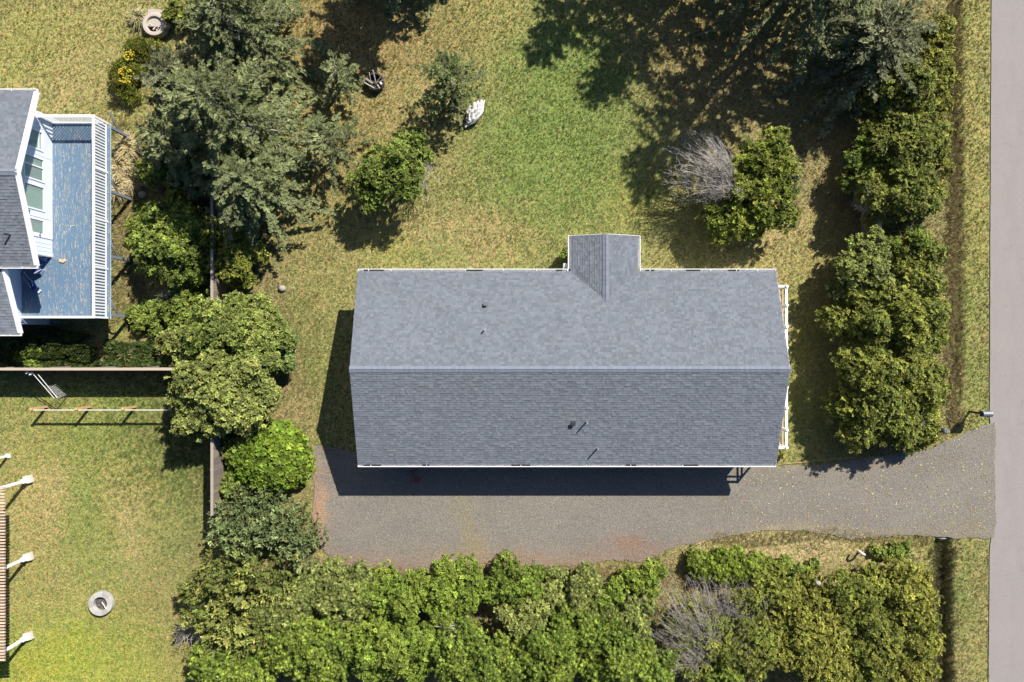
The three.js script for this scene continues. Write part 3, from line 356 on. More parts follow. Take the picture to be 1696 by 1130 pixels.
{ // pergola cut by the left edge of the frame
  const p = thing('pergola', 'white pergola with brown slatted top at the left edge of the lawn', 'pergola', V(0, 0, 0)), y = 2.5, x1 = -26.05, x0 = -29.6, z0 = Z(808, y), z1 = Z(1097, y);
  const slatM = [[0.46, 0.33, 0.25], [0.4, 0.28, 0.2], [0.52, 0.4, 0.3]].map((c) => mat(...c, 0.8)); const g = box(x1 - x0, 0.09, 0.085, (x0 + x1) / 2, y, 0, -0.25);
  let i = 0; for (let z = z0; z < z1; z += 0.158, i++) { const s = mesh('slat', g, slatM[i % 3], p); s.position.z = z; s.position.y = hash(i, 2) * 0.01; }
  mesh('beam', span(x1 - 0.6, x1 - 0.46, y - 0.25, y - 0.06, z0 - 0.05, z1 + 0.05), M.white, p); mesh('beam', span(x0 + 0.5, x0 + 0.64, y - 0.25, y - 0.06, z0 - 0.05, z1 + 0.05), M.white, p);
  const pm = M.white, pl = mat(0.5, 0.47, 0.42, 0.9);
  for (const v of [795, 923, 1054]) { const b = P(47, v); const post = mesh('post', [box(0.13, 2.3, 0.13, b.x, 1.15, b.z), box(0.2, 0.3, 0.2, b.x, 0.36, b.z), box(0.27, 0.05, 0.27, b.x, 0.235, b.z)], pm, p); mesh('plinth', [box(0.42, 0.2, 0.42, b.x + 0.06, 0.1, b.z - 0.05, 0, 0.25)], pl, post); }
  const b = P(14, 755), t = tag(mesh('post_footing', [box(0.1, 0.9, 0.1, 0, 0.45, 0), box(0.22, 0.12, 0.22, 0, 0.06, 0)], M.white, scene), 'short white post with square foot standing alone above the pergola', 'post'); t.position.set(b.x, 0, b.z);
}

// ---------------------------------------------------------------- yard things
{ // paved fire ring on the left lawn
  const c = P(170, 998), r = thing('fire_ring', 'round pale concrete block fire ring with ashes on the lower left lawn', 'fire pit', V(c.x, 0, c.z));
  const n = 9, stones = [[0.37, 0.355, 0.33], [0.31, 0.3, 0.28], [0.41, 0.395, 0.365]].map((q) => mat(...q, 0.9));
  for (let i = 0; i < n; i++) { const a0 = i / n * 6.2832 + 0.02, a1 = (i + 1) / n * 6.2832 - 0.02, s = new THREE.Shape(); s.absarc(0, 0, 0.64 + rr(-0.015, 0.015), a0, a1, false); s.absarc(0, 0, 0.39, a1, a0, true); const g = new THREE.ExtrudeGeometry(s, { depth: 0.24, bevelEnabled: true, bevelSize: 0.015, bevelThickness: 0.015, bevelSegments: 1, curveSegments: 5 }); g.rotateX(-Math.PI / 2); g.translate(0, rr(-0.01, 0.01), 0); mesh('block', g, stones[i % 3], r); }
  const ash = []; for (let i = 0; i < 60; i++) { const a = rr(0, 6.28), d = Math.sqrt(rnd()) * 0.36; const g = new THREE.IcosahedronGeometry(rr(0.02, 0.05), 0); g.scale(1, 0.6, 1); g.translate(Math.cos(a) * d, 0.05, Math.sin(a) * d); ash.push(g); }
  mesh('ash', ash, mat(0.13, 0.12, 0.115, 0.95), r).userData.kind = 'stuff'; mesh('ash_bed', new THREE.CylinderGeometry(0.385, 0.385, 0.05, 20).translate(0, 0.025, 0), mat(0.06, 0.055, 0.05, 1), r);
  mesh('stick', [rod(V(0.02, 0.1, -0.05), V(0.4, 0.31, 0.28), 0.03, 0.022, 6)], mat(0.62, 0.6, 0.56, 0.8), r); mesh('stick', [rod(V(0.02, 0.08, 0.05), V(0.2, 0.22, -0.2), 0.022, 0.015, 6)], mat(0.3, 0.27, 0.24, 0.9), r);
}
{ // concrete ring with slab, top left
  const c = P(262, 46), r = thing('concrete_ring', 'round concrete well ring with driftwood inside beside a square slab', 'concrete ring', V(c.x, 0, c.z));
  const lathe = new THREE.LatheGeometry([[0.42, 0], [0.42, 0.44], [0.45, 0.46], [0.61, 0.46], [0.64, 0.43], [0.64, 0]].map(([a, b]) => new THREE.Vector2(a, b)), 32); mesh('ring', lathe, mat(0.42, 0.37, 0.32, 0.9), r);
  mesh('slab', box(1.25, 0.1, 0.95, 0.22, 0.3, -0.36, 0, -0.08), mat(0.38, 0.34, 0.3, 0.9), r);
  const dw = []; for (let i = 0; i < 9; i++) { const a = rr(0, 6.28); dw.push(rod(V(Math.cos(a) * 0.25, rr(0.1, 0.3), Math.sin(a) * 0.25), V(Math.cos(a + 2.6) * 0.28, rr(0.2, 0.4), Math.sin(a + 2.6) * 0.28), rr(0.04, 0.08), 0.03, 6)); } mesh('driftwood', dw, mat(0.5, 0.46, 0.4, 0.85), r).userData.kind = 'stuff'; mesh('fill', new THREE.CylinderGeometry(0.415, 0.415, 0.1, 20).translate(0, 0.05, 0), mat(0.05, 0.04, 0.035, 1), r);
}
{ // log fire pit
  const c = P(622, 139), r = thing('log_fire_pit', 'dark ring of charred logs and sticks on the upper lawn', 'fire pit', V(c.x, 0, c.z)), char = mat(0.035, 0.032, 0.03, 0.9), grey = mat(0.42, 0.39, 0.35, 0.85);
  const lathe = new THREE.LatheGeometry([[0.36, 0], [0.38, 0.34], [0.44, 0.38], [0.5, 0.35], [0.54, 0.18], [0.5, 0]].map(([a, b]) => new THREE.Vector2(a, b)), 14); mesh('rim', lathe, char, r); mesh('ash_bed', new THREE.CylinderGeometry(0.37, 0.37, 0.08, 16).translate(0, 0.04, 0), mat(0.05, 0.045, 0.035, 1), r);
  for (const [a, b, ra, m] of [[V(-0.02, 0.62, -0.5), V(0.05, 0.16, 0.02), 0.04, grey], [V(0.5, 0.5, -0.34), V(0.1, 0.2, 0.0), 0.028, grey], [V(0.5, 0.42, -0.04), V(0.12, 0.2, 0.02), 0.024, grey], [V(-0.52, 0.42, 0.1), V(0.0, 0.4, 0.4), 0.04, grey], [V(-0.45, 0.4, -0.1), V(-0.08, 0.36, 0.14), 0.085, mat(0.22, 0.2, 0.18, 0.9)], [V(0.12, 0.1, 0.1), V(0.3, 0.42, 0.4), 0.05, grey], [V(-0.25, 0.5, -0.42), V(-0.22, 0.2, -0.05), 0.03, grey], [V(0.34, 0.42, 0.1), V(0.42, 0.44, 0.22), 0.075, mat(0.6, 0.58, 0.54, 0.8)]]) mesh('log', rod(a, b, ra, ra * 0.8, 8), m, r);
}
{ // driftwood stump
  const c = P(787, 188), g = new THREE.IcosahedronGeometry(1, 4), p = g.attributes.position, v = V(0, 0, 0);
  for (let i = 0; i < p.count; i++) { v.fromBufferAttribute(p, i); const t = v.z * 0.5 + 0.5, w = lerp(0.18, 0.44, Math.pow(Math.sin(clamp(t * 0.8 + 0.16) * Math.PI), 0.8)), n = (fbm(v.x * 3 + 7, v.z * 2.1 + v.y * 2, 4) - 0.5) * 0.3, groove = 0.06 * Math.sin(v.x * 16 + fbm(v.z * 3, 2, 2) * 7); p.setXYZ(i, v.x * (w + n * 0.5), Math.max(-0.02, 0.2 + v.y * (0.3 + n * 0.5) + groove * (v.y > 0 ? 1 : 0) - t * 0.02 + 0.14 * t), v.z * 0.78 + n * 0.2); }
  g.computeVertexNormals(); const t = thing('driftwood_stump', 'bleached silver driftwood stump lying at the edge of the green lawn', 'driftwood', V(c.x, 0, c.z)); t.rotation.y = 2.62; mesh('trunk', g, mat(0.58, 0.56, 0.54, 0.85), t); mesh('hollow', [new THREE.TorusGeometry(0.1, 0.035, 6, 14).rotateX(1.5).translate(0.02, 0.5, 0.2)], mat(0.08, 0.07, 0.07, 1), t); mesh('root', [rod(V(-0.02, 0.12, -0.6), V(0.06, 0.16, -0.98), 0.12, 0.035, 7), rod(V(0.1, 0.1, -0.55), V(0.16, 0.1, -0.9), 0.08, 0.03, 6), rod(V(-0.2, 0.2, 0.5), V(-0.1, 0.12, 0.88), 0.08, 0.03, 6)], mat(0.5, 0.48, 0.47, 0.85), t);
}
{ // mailbox
  const b = P(1607, 682), m = thing('mailbox', 'dark metal mailbox on a post at the road edge by the driveway', 'mailbox', V(b.x, 0, b.z));
  mesh('post', [box(0.1, 1.0, 0.1, 0, 0.5, 0), box(0.36, 0.08, 0.09, 0.14, 0.96, 0), beam(V(0.02, 0.6, 0), V(0.28, 0.93, 0), 0.06, 0.06)], mat(0.05, 0.04, 0.035, 0.9), m);
  const s = new THREE.Shape(); s.moveTo(-0.145, 0); s.lineTo(0.145, 0); s.lineTo(0.145, 0.16); s.absarc(0, 0.16, 0.145, 0, Math.PI, false); s.lineTo(-0.145, 0); const g = new THREE.ExtrudeGeometry(s, { depth: 0.5, bevelEnabled: true, bevelSize: 0.008, bevelThickness: 0.008, bevelSegments: 1 }); g.rotateY(Math.PI / 2); g.translate(-0.18, 1.01, 0);
  const bx = mesh('box', g, mat(0.16, 0.17, 0.19, 0.5, { metalness: 0.3 }), m); mesh('door', [span(-0.205, -0.19, 1.02, 1.28, -0.13, 0.13)], M.dark, bx); mesh('flag', [box(0.03, 0.16, 0.012, 0.1, 1.2, 0.16)], M.steel, bx);
}
{ const b = P(1557, 712), t = thing('utility_pedestal', 'small dark utility pedestal at the foot of the right hedge by the driveway', 'utility box', V(b.x, 0, b.z)); mesh('body', new THREE.CylinderGeometry(0.13, 0.15, 0.5, 14).translate(0, 0.25, 0), mat(0.09, 0.11, 0.13, 0.6), t); mesh('cap', [new THREE.CylinderGeometry(0.11, 0.155, 0.07, 14).translate(0, 0.53, 0), box(0.05, 0.03, 0.2, 0, 0.575, 0)], mat(0.16, 0.18, 0.2, 0.5), t); }
{ const b = P(1563, 890), t = thing('culvert_pipe', 'black corrugated culvert pipe end opening into the roadside ditch', 'culvert', V(b.x, 0, b.z)); const prof = []; for (let i = 0; i <= 10; i++) { prof.push(new THREE.Vector2(0.27 + (i % 2) * 0.03, i * 0.07)); } for (let i = 10; i >= 0; i--) prof.push(new THREE.Vector2(0.24 + (i % 2) * 0.03, i * 0.07)); const g = new THREE.LatheGeometry(prof, 26); g.rotateX(Math.PI / 2); g.translate(0, -0.3, -0.62); mesh('pipe', g, mat(0.07, 0.07, 0.075, 0.5), t); mesh('rim', new THREE.TorusGeometry(0.275, 0.035, 8, 28).translate(0, -0.3, 0.09), mat(0.2, 0.2, 0.22, 0.5), t); }
{ const b = P(1423, 914), t = thing('gooseneck_pipe', 'white hooked vent pipe standing in dry grass below the driveway', 'pipe', V(b.x, 0, b.z)); mesh('pipe', tube([V(0, -0.02, 0), V(0, 0.25, 0), V(0.0, 0.5, 0.0), V(-0.07, 0.66, -0.05), V(-0.2, 0.66, -0.13), V(-0.25, 0.5, -0.17), V(-0.25, 0.42, -0.17)], 0.06, 12, 30), mat(0.8, 0.8, 0.78, 0.4), t); mesh('collar', new THREE.CylinderGeometry(0.085, 0.085, 0.1, 14).translate(0, 0.05, 0), M.white, t); }
tag(mesh('cord', tube([P(1288, 770, 0.03), P(1330, 766, 0.03), P(1370, 762, 0.03), P(1420, 757, 0.035)], 0.014, 5, 40), mat(0.45, 0.36, 0.2, 0.9), scene), 'thin tan cord lying along the edge of the grass by the driveway', 'cord');
for (const [u, v, s, l] of [[468, 478, 0.17, 'pale rock half hidden under the shrubs by the left fence line'], [250, 303, 0.26, 'grey rounded rock at the edge of the dark shrubs near the deck'], [237, 323, 0.2, 'small pale stone below the grey rock near the deck'], [1335, 950, 0.13, 'white broken stone among the hedge below the driveway']]) { const c = P(u, v), g = new THREE.IcosahedronGeometry(s, 3), p = g.attributes.position, q = V(0, 0, 0); for (let i = 0; i < p.count; i++) { q.fromBufferAttribute(p, i); const n = 0.75 + 0.5 * fbm(q.x * 5 + u, q.z * 5 + q.y * 4, 3); p.setXYZ(i, q.x * n * 1.2, q.y * n * 0.8 + s * 0.3, q.z * n); } g.computeVertexNormals(); const o = tag(mesh('rock', g, mat(0.3, 0.28, 0.25, 0.9), scene), l, 'rock'); o.position.set(c.x, v > 900 ? 1.4 : 0.02, c.z); }
{ // leaves blown onto the gravel
  const s = new THREE.Shape(); s.moveTo(0, -0.05); s.quadraticCurveTo(0.04, 0, 0, 0.06); s.quadraticCurveTo(-0.04, 0, 0, -0.05); const g = new THREE.ShapeGeometry(s, 3); g.rotateX(-Math.PI / 2); const mats = [], cols = [], e = new THREE.Euler(), q = new THREE.Quaternion();
  for (let i = 0; i < 2400; i++) { const u = i < 1400 ? lerp(1640, 1180, Math.pow(rnd(), 1.2)) : rr(540, 1640), v = i < 900 ? rr(740, 892) : rr(700, 945), p = P(u, v, 0.05); if (!onDrive(p.x, p.z)) continue; e.set(rr(-0.4, 0.4), rr(0, 6.28), rr(-0.4, 0.4)); const k = i < 1400 ? rr(0.45, 1.35) : rr(0.35, 0.8); mats.push(new THREE.Matrix4().compose(p, q.setFromEuler(e), V(k, k, k))); const t = rr(0.6, 1.3); cols.push(rnd() < 0.75 ? [0.4 * t, 0.32 * t, 0.15 * t] : [0.28 * t, 0.15 * t, 0.08 * t]); }
  for (let i = 0; i < 2600; i++) { const a = rnd(); const [u, v] = a < 0.3 ? [518 + (rnd() * rnd()) * 40, rr(770, 930)] : a < 0.85 ? [rr(540, 1140), 945 - rnd() * rnd() * 55 - (rnd() < 0.5 ? 10 : 0)] : [1045 + (rnd() + rnd() - 1) * 34, 897 + (rnd() + rnd() - 1) * 16], p = P(u, v, 0.045); if (!onDrive(p.x, p.z)) continue; const k = rr(0.25, 0.6); e.set(rr(-0.3, 0.3), rr(0, 6.28), rr(-0.3, 0.3)); mats.push(new THREE.Matrix4().compose(p, q.setFromEuler(e), V(k, k, k))); const t = rr(0.6, 1.3), w = rnd(); cols.push([lerp(0.26, 0.34, w) * t, lerp(0.12, 0.24, w) * t, lerp(0.075, 0.12, w) * t]); }
  tag(scatter('fallen_leaves', g, mat(1, 1, 1, 0.8), mats, cols, scene), 'small yellow and brown leaves scattered on the gravel driveway', 'leaves', null, 'stuff');
}

// ---------------------------------------------------------------- plants
function triGeo(tri) { const g = new THREE.BufferGeometry(); g.setAttribute('position', new THREE.Float32BufferAttribute(tri, 3)); g.computeVertexNormals(); return g; }
// a twig end with broad leaves around it; y is outward, radius about 1
function leafClump(n, len, wid, spread) {
  const tri = [], col = []; for (let i = 0; i < n; i++) { const a = i * 2.4 + rr(-0.3, 0.3), el = rr(0.8, 1.5), d = V(Math.cos(a) * Math.sin(el), Math.cos(el), Math.sin(a) * Math.sin(el)), b = V(rr(-0.36, 0.36), rr(-0.15, 0.45), rr(-0.36, 0.36)), l = len * rr(0.7, 1.2), s = d.clone().cross(V(0, 1, 0.01)).normalize().multiplyScalar(wid * rr(0.8, 1.2)), up = s.clone().cross(d).normalize();
    const m = b.clone().addScaledVector(d, l * 0.5), t = b.clone().addScaledVector(d, l).addScaledVector(up, -0.1 * l), p = m.clone().add(s).addScaledVector(up, 0.05), q = m.clone().sub(s).addScaledVector(up, 0.05);
    tri.push(...b, ...p, ...t, ...b, ...t, ...q); const k = 0.45 + 1.1 * rnd() * rnd() + 0.25 * rnd(), w = rr(-0.12, 0.16); for (let j = 0; j < 6; j++) col.push(k * (1 + w), k, k * (1 - w)); } const g = triGeo(tri); g.setAttribute('color', new THREE.Float32BufferAttribute(col, 3)); return g;
}
// a spray of a conifer branch along +z, length 1, needles on side twigs
function spray(n, w) {
  const tri = [], col = [], dia = (a, b, s) => { const m = a.clone().lerp(b, 0.45); tri.push(...a, ...m.clone().add(s), ...b, ...a, ...b, ...m.clone().sub(s)); };
  const strip = (a, b, wd) => { const k = rr(0.6, 1.4); for (let j = 0; j < 12; j++) col.push(k, k, k); const d = b.clone().sub(a).normalize(), s = d.clone().cross(V(rr(-0.4, 0.4), 1, rr(-0.4, 0.4))).normalize(); dia(a, b, s.clone().multiplyScalar(wd)); dia(a, b, d.clone().cross(s).normalize().multiplyScalar(wd * 0.5)); };
  strip(V(0, 0, 0), V(0, -0.06, 1), w * 0.9);
  for (let i = 0; i < n; i++) { const t = 0.08 + 0.8 * i / n, s = i % 2 ? 1 : -1, l = lerp(0.5, 0.2, t) * rr(0.75, 1.25), a = V(0, -0.06 * t, t), b = a.clone().add(V(s * l * 0.8, rr(-0.12, 0.16), l * rr(0.5, 0.85))); strip(a, b, w); if (l > 0.25) strip(a.clone().lerp(b, 0.5), a.clone().lerp(b, 0.5).add(V(s * l * 0.12, rr(-0.05, 0.15), l * 0.5)), w * 0.8); }
  const g = triGeo(tri); g.setAttribute('color', new THREE.Float32BufferAttribute(col, 3)); return g;
}
const leafM = new THREE.MeshPhysicalMaterial({ vertexColors: true, roughness: 0.6, specularIntensity: 0.35, transmission: 0.35, thickness: 0, side: THREE.DoubleSide }), needleM = new THREE.MeshPhysicalMaterial({ vertexColors: true, roughness: 0.75, specularIntensity: 0.4, transmission: 0.25, thickness: 0, side: THREE.DoubleSide }), barkM = mat(0.16, 0.13, 0.105, 0.95), paleBark = mat(0.34, 0.32, 0.29, 0.9), twigM = mat(1, 1, 1, 0.9);
const CL = [leafClump(28, 0.5, 0.15, 1), leafClump(30, 0.42, 0.14, 1.1)], BIG = leafClump(16, 0.68, 0.26, 1.1), NEEDLE = leafClump(26, 0.85, 0.075, 0.95), SP = [spray(9, 0.085), spray(11, 0.07)], CON = [spray(9, 0.08).rotateX(-Math.PI / 2), spray(11, 0.07).rotateX(-Math.PI / 2)];
function lobesOf(list) { // ellipse mounds of the photograph broken into lobes
  const out = []; for (const [u, v, ru, rv, h, n] of list) { const c = P(u, v, h * 0.6), k = (CAM_H - h * 0.6) / FPX, rx = ru * k, rz = rv * k, R = Math.sqrt(rx * rz), m = n ?? Math.max(6, Math.round(rx * rz * 4.2));
    for (let i = 0; i < m; i++) { const a = i * 2.39996 + rr(-0.3, 0.3), d = Math.sqrt((i + 0.4) / m) * 0.9, r = Math.min(R * 0.5, R * rr(0.17, 0.33) + 0.16), top = h * (1 - 0.42 * d * d) * rr(0.8, 1.1); out.push({ c: V(c.x + Math.cos(a) * d * rx, Math.max(top - r * 0.8, 0.12), c.z + Math.sin(a) * d * rz), r, ry: r * 0.85, t: rr(0.86, 1.14), hue: rr(-1, 1) }); } } return out;
}
const FOL = 1.88;
function foliage(parent, lobes, o) {
  const mats = [], cols = [], base = parent.position, N = o.dens ?? 60, s0 = o.size ?? 0.2, tint = o.color, alt = o.alt ?? tint;
  const near = lobes.map((l) => lobes.filter((q) => q !== l && q.c.distanceTo(l.c) < q.r + l.r));
  lobes.forEach((l, li) => { const n = Math.round(N * l.r * l.r * 5 * (0.2 / s0)); for (let i = 0; i < n; i++) {
    const d = dirRandom(); if (d.y < -0.35) d.y = -d.y; const bump = 1 + (o.smooth ? 0.06 : 0.5) * (vnoise(d.x * 3.1 + l.c.x * 3, d.z * 3.1 + d.y * 2.7 + l.c.z) - 0.5), k = (o.smooth ? rr(0.86, 1.03) : rnd() < 0.68 ? rr(0.74, 1.08) : rnd() < 0.35 ? rr(1.0, 1.35) : rr(0.4, 0.85)) * bump, p = V(l.c.x + d.x * l.r * k, l.c.y + d.y * l.ry * k, l.c.z + d.z * l.r * k);
    if (p.y < 0.04 || near[li].some((q) => { const dx = (p.x - q.c.x) / q.r, dy = (p.y - q.c.y) / q.ry, dz = (p.z - q.c.z) / q.r; return dx * dx + dy * dy + dz * dz < 0.5; })) continue;
    const y = d.clone().multiplyScalar(0.75).add(V(rr(-0.8, 0.8), 0.6, rr(-0.8, 0.8))).addScaledVector(SUN, 0.2).normalize(), sc = s0 * 1.15 * rr(0.6, 1.4), m = frame(V(0, 0, 0), V(rr(-1, 1), rr(-1, 1), rr(-1, 1)), y, 1, 1, 1), x = new THREE.Vector3(), zz = new THREE.Vector3(); x.setFromMatrixColumn(m, 0); zz.copy(x).cross(y).normalize(); x.copy(y).cross(zz);
    mats.push(new THREE.Matrix4().makeBasis(x.multiplyScalar(sc), y.multiplyScalar(sc), zz.multiplyScalar(sc)).setPosition(p.sub(base)));
    const q = clamp(0.5 + l.hue * 0.3 + rr(-0.4, 0.4)), f = FOL * l.t * (rnd() < 0.12 ? rr(1.3, 1.7) : rr(0.5, 1.3)); cols.push([lerp(tint[0], alt[0], q) * f, lerp(tint[1], alt[1], q) * f, lerp(tint[2], alt[2], q) * f]);
  } });
  return scatter(o.part ?? 'foliage', o.geo ?? CL[0], o.mat ?? leafM, mats, cols, parent);
}
function stems(parent, lobes, m, th = 0.035) { const g = [], b = parent.position; const k = Math.min(lobes.length, 9); for (let i = 0; i < k; i++) { const l = lobes[Math.floor(i * lobes.length / k)], e = l.c.clone().sub(b), f = V(e.x * 0.3 + rr(-0.15, 0.15), 0, e.z * 0.3 + rr(-0.15, 0.15)), mid = f.clone().lerp(e, 0.5).add(V(rr(-0.2, 0.2), 0.15, rr(-0.2, 0.2))); g.push(rod(f, mid, th, th * 0.7, 6), rod(mid, e, th * 0.7, th * 0.3, 6)); } mesh('stem', g, m, parent); }
// a fan of bare branches: each one bends from the foot up to a point of the mound's surface and forks on the way
function deadFan(parent, list, k = 1, fine = false) {
  const g = [], b = parent.position; for (const [u, v, ru, rv, h, fu, fv] of list) { const c = P(u, v, h * 0.7).sub(b), rx = ru / 33, rz = rv / 33, n = Math.round(rx * rz * 26 * k) + 6, foot = fv ? P(fu, fv, 0.05).sub(b) : V(c.x + rr(-0.5, 0.5) * rx, 0.05, c.z + rr(-0.5, 0.5) * rz);
    for (let i = 0; i < n; i++) { const a = rr(0, 6.283), d = Math.sqrt(rnd()), e = V(c.x + Math.cos(a) * d * rx, h * (1 - 0.5 * d * d) * rr(0.6, 1.05), c.z + Math.sin(a) * d * rz), st = foot.clone().add(V(rr(-0.3, 0.3) * rx, 0, rr(-0.3, 0.3) * rz)), at = (q) => st.clone().lerp(e, q).add(V(0, Math.sin(q * Math.PI) * h * 0.2, 0)), th = fine ? rr(0.009, 0.017) : rr(0.013, 0.023), dir = e.clone().sub(st).normalize();
      let p = at(0.25); for (const q of [0.5, 0.75, 1]) { const m = at(q).add(V(rr(-0.06, 0.06), rr(-0.05, 0.05), rr(-0.06, 0.06))); g.push(rod(p, m, th * (1.35 - q * 0.8), th * (1.1 - q * 0.75), 4)); for (let j = 0; j < 2; j++) { const l = rr(0.2, 0.5), f = m.clone().add(dir.clone().add(V(rr(-1, 1), rr(-0.5, 0.7), rr(-1, 1))).normalize().multiplyScalar(l)); g.push(rod(m, f, th * 0.55, th * 0.3, 3)); if (rnd() < 0.6) g.push(rod(m.clone().lerp(f, 0.5), f.clone().add(V(rr(-0.2, 0.2), rr(-0.1, 0.15), rr(-0.2, 0.2))), th * 0.4, th * 0.25, 3)); } p = m; } } }
  mesh('dead_branches', g, fine ? dullM : deadM, parent);
}
const deadM = mat(0.38, 0.35, 0.32, 0.9), dullM = mat(0.33, 0.3, 0.27, 0.95);
function shrub(label, list, o = {}) {
  const lobes = o.lobes ?? lobesOf(list), c = lobes.reduce((a, l) => a.add(l.c), V(0, 0, 0)).multiplyScalar(1 / lobes.length);
  const t = thing(o.name ?? 'shrub', label, o.category ?? 'shrub', V(c.x, 0, c.z), o.group);
  foliage(t, lobes, o); stems(t, lobes, o.bark ?? barkM, o.th);
  if (o.dead) deadFan(t, o.dead, o.fan ?? 1, o.dull);
  if (o.flowers) { const mats = [], cols = []; for (const [u, v, r, n, h] of o.flowers) for (let i = 0; i < n; i++) { const a = rr(0, 6.28), d = Math.sqrt(rnd()) * r, p = P(u + Math.cos(a) * d, v + Math.sin(a) * d, h * rr(0.85, 1.1)).sub(t.position), e = new THREE.Euler(rr(0, 3), rr(0, 3), rr(0, 3)), s = rr(0.03, 0.06); mats.push(new THREE.Matrix4().compose(p, new THREE.Quaternion().setFromEuler(e), V(s, s, s))); cols.push([0.5 * rr(0.8, 1.1), 0.38 * rr(0.8, 1.1), 0.02]); } scatter('flowers', new THREE.IcosahedronGeometry(1, 0), mat(1, 1, 1, 0.7), mats, cols, t); }
  return t;
}
function spruce(label, u, v, h, r, o = {}) {
  const b = P(u, v), t = thing(o.name ?? 'spruce_tree', label, 'tree', b), lean = o.lean ?? V(0, 0, 0), ax = (y) => V(lean.x * y / h + Math.sin(y * 0.9 + u) * 0.06, y, lean.z * y / h + Math.cos(y * 0.8 + v) * 0.06);
  const tg = []; const seg = 8; for (let i = 0; i < seg; i++) tg.push(rod(ax(h * i / seg), ax(h * (i + 1) / seg), lerp(h * 0.02, 0.015, i / seg), lerp(h * 0.02, 0.015, (i + 1) / seg), 8)); mesh('trunk', tg, barkM, t);
  const limbs = [], mats = [], cols = [], nb = o.branches ?? Math.round(h * 9), y0 = o.y0 ?? 0.8, col = o.color ?? [0.165, 0.195, 0.08], alt = o.alt ?? [0.255, 0.28, 0.13], ss = o.size ?? 0.3;
  for (let i = 0; i < nb; i++) {
    const q = (i + 0.5) / nb, y = lerp(y0, h * 0.97, Math.pow(q, 1.05)), az = i * 2.39996 + rr(-0.35, 0.35), L = (r * Math.pow(1 - (y - y0) / (h - y0 + 0.4), 0.72) * rr(0.62, 1.12) + 0.15) * (o.shape ? o.shape(az) : 1), rise = lerp(-0.05, 0.55, q) + rr(-0.1, 0.1), droop = rr(0.1, 0.4), bend = rr(-0.25, 0.25), s = ax(y);
    const at = (k) => V(s.x + Math.cos(az + bend * k) * L * k, Math.max(0.12, s.y + L * (rise * k - droop * k * k)), s.z + Math.sin(az + bend * k) * L * k);
    const th = 0.012 + L * 0.008; for (let k = 0; k < 4; k++) limbs.push(rod(at(k / 4), at((k + 1) / 4), lerp(th, 0.006, k / 4), lerp(th, 0.006, (k + 1) / 4), 4));
    const bare = L < 1.2 ? 0.02 : o.bare ?? 0.22, tone = rr(0.8, 1.2), n = Math.round(L * (o.fill ?? 9) * 2) + 3;
    for (let k = 0; k < n; k++) { const kk = lerp(bare, 1, (k + rnd()) / n), p = at(kk).add(V(rr(-0.12, 0.12), rr(-0.1, 0.1), rr(-0.12, 0.12))), e = at(Math.min(1, kk + 0.05)).sub(at(Math.max(0, kk - 0.05))).normalize(), side = e.clone().cross(V(0, 1, 0)).normalize(), sw = k === n - 1 ? 0 : (k % 2 ? 1 : -1) * rr(0.35, 1.1), dir = e.clone().addScaledVector(side, sw).add(V(rr(-0.6, 0.6), rr(-0.3, 0.45), rr(-0.6, 0.6))), sc = ss * rr(0.6, 1.3) * lerp(1.1, 0.8, kk); mats.push(frame(p, dir, V(rr(-0.3, 0.3), 1, rr(-0.3, 0.3)), sc, sc, sc)); const f = tone * rr(0.65, 1.4), w = rnd(); cols.push([lerp(col[0], alt[0], w) * f, lerp(col[1], alt[1], w) * f, lerp(col[2], alt[2], w) * f]); }
  }
  mesh('limb', limbs, o.limb ?? paleBark, t); scatter('crown', o.geo ?? pick(SP), needleM, mats, cols, t); return t;
}
function bladePlant(label, u, v, n, len, color, o = {}) {
  const b = P(u, v), tri = [], t = thing(o.name ?? 'grass_tussock', label, o.category ?? 'grass tussock', V(b.x, 0.0, b.z));
  for (let i = 0; i < n; i++) { const a = rr(0, 6.28), l = len * rr(0.55, 1.1), el = rr(0.3, o.flat ?? 1.2), w = (o.wid ?? 0.016) * rr(0.7, 1.3), d = V(Math.cos(a), 0, Math.sin(a)), s = V(-Math.sin(a), 0, Math.cos(a)).multiplyScalar(w), r0 = rr(0, o.core ?? 0.12), p0 = d.clone().multiplyScalar(r0), p1 = d.clone().multiplyScalar(r0 + l * 0.5 * Math.sin(el)).setY(l * 0.55 * Math.cos(el) + 0.05), p2 = d.clone().multiplyScalar(r0 + l * Math.sin(el)).setY(Math.max(0.03, l * 0.62 * Math.cos(el) - 0.05 * l)); tri.push(...p0.clone().sub(s), ...p0.clone().add(s), ...p1.clone().add(s), ...p0.clone().sub(s), ...p1.clone().add(s), ...p1.clone().sub(s), ...p1.clone().sub(s), ...p1.clone().add(s), ...p2); }
  mesh('blades', triGeo(tri), mat(...color, 0.75), t).userData.kind = 'stuff'; return t;
}
const OLV = { color: [0.1, 0.126, 0.025], alt: [0.165, 0.178, 0.036], size: 0.16 }, BRT = { color: [0.088, 0.135, 0.02], alt: [0.15, 0.192, 0.032], size: 0.15 }, LSH = { color: [0.11, 0.14, 0.038], alt: [0.172, 0.194, 0.055], size: 0.17 }, DRK = { color: [0.095, 0.135, 0.026], alt: [0.15, 0.186, 0.038], size: 0.16 }, YLW = { color: [0.125, 0.142, 0.026], alt: [0.188, 0.192, 0.04], size: 0.14 };

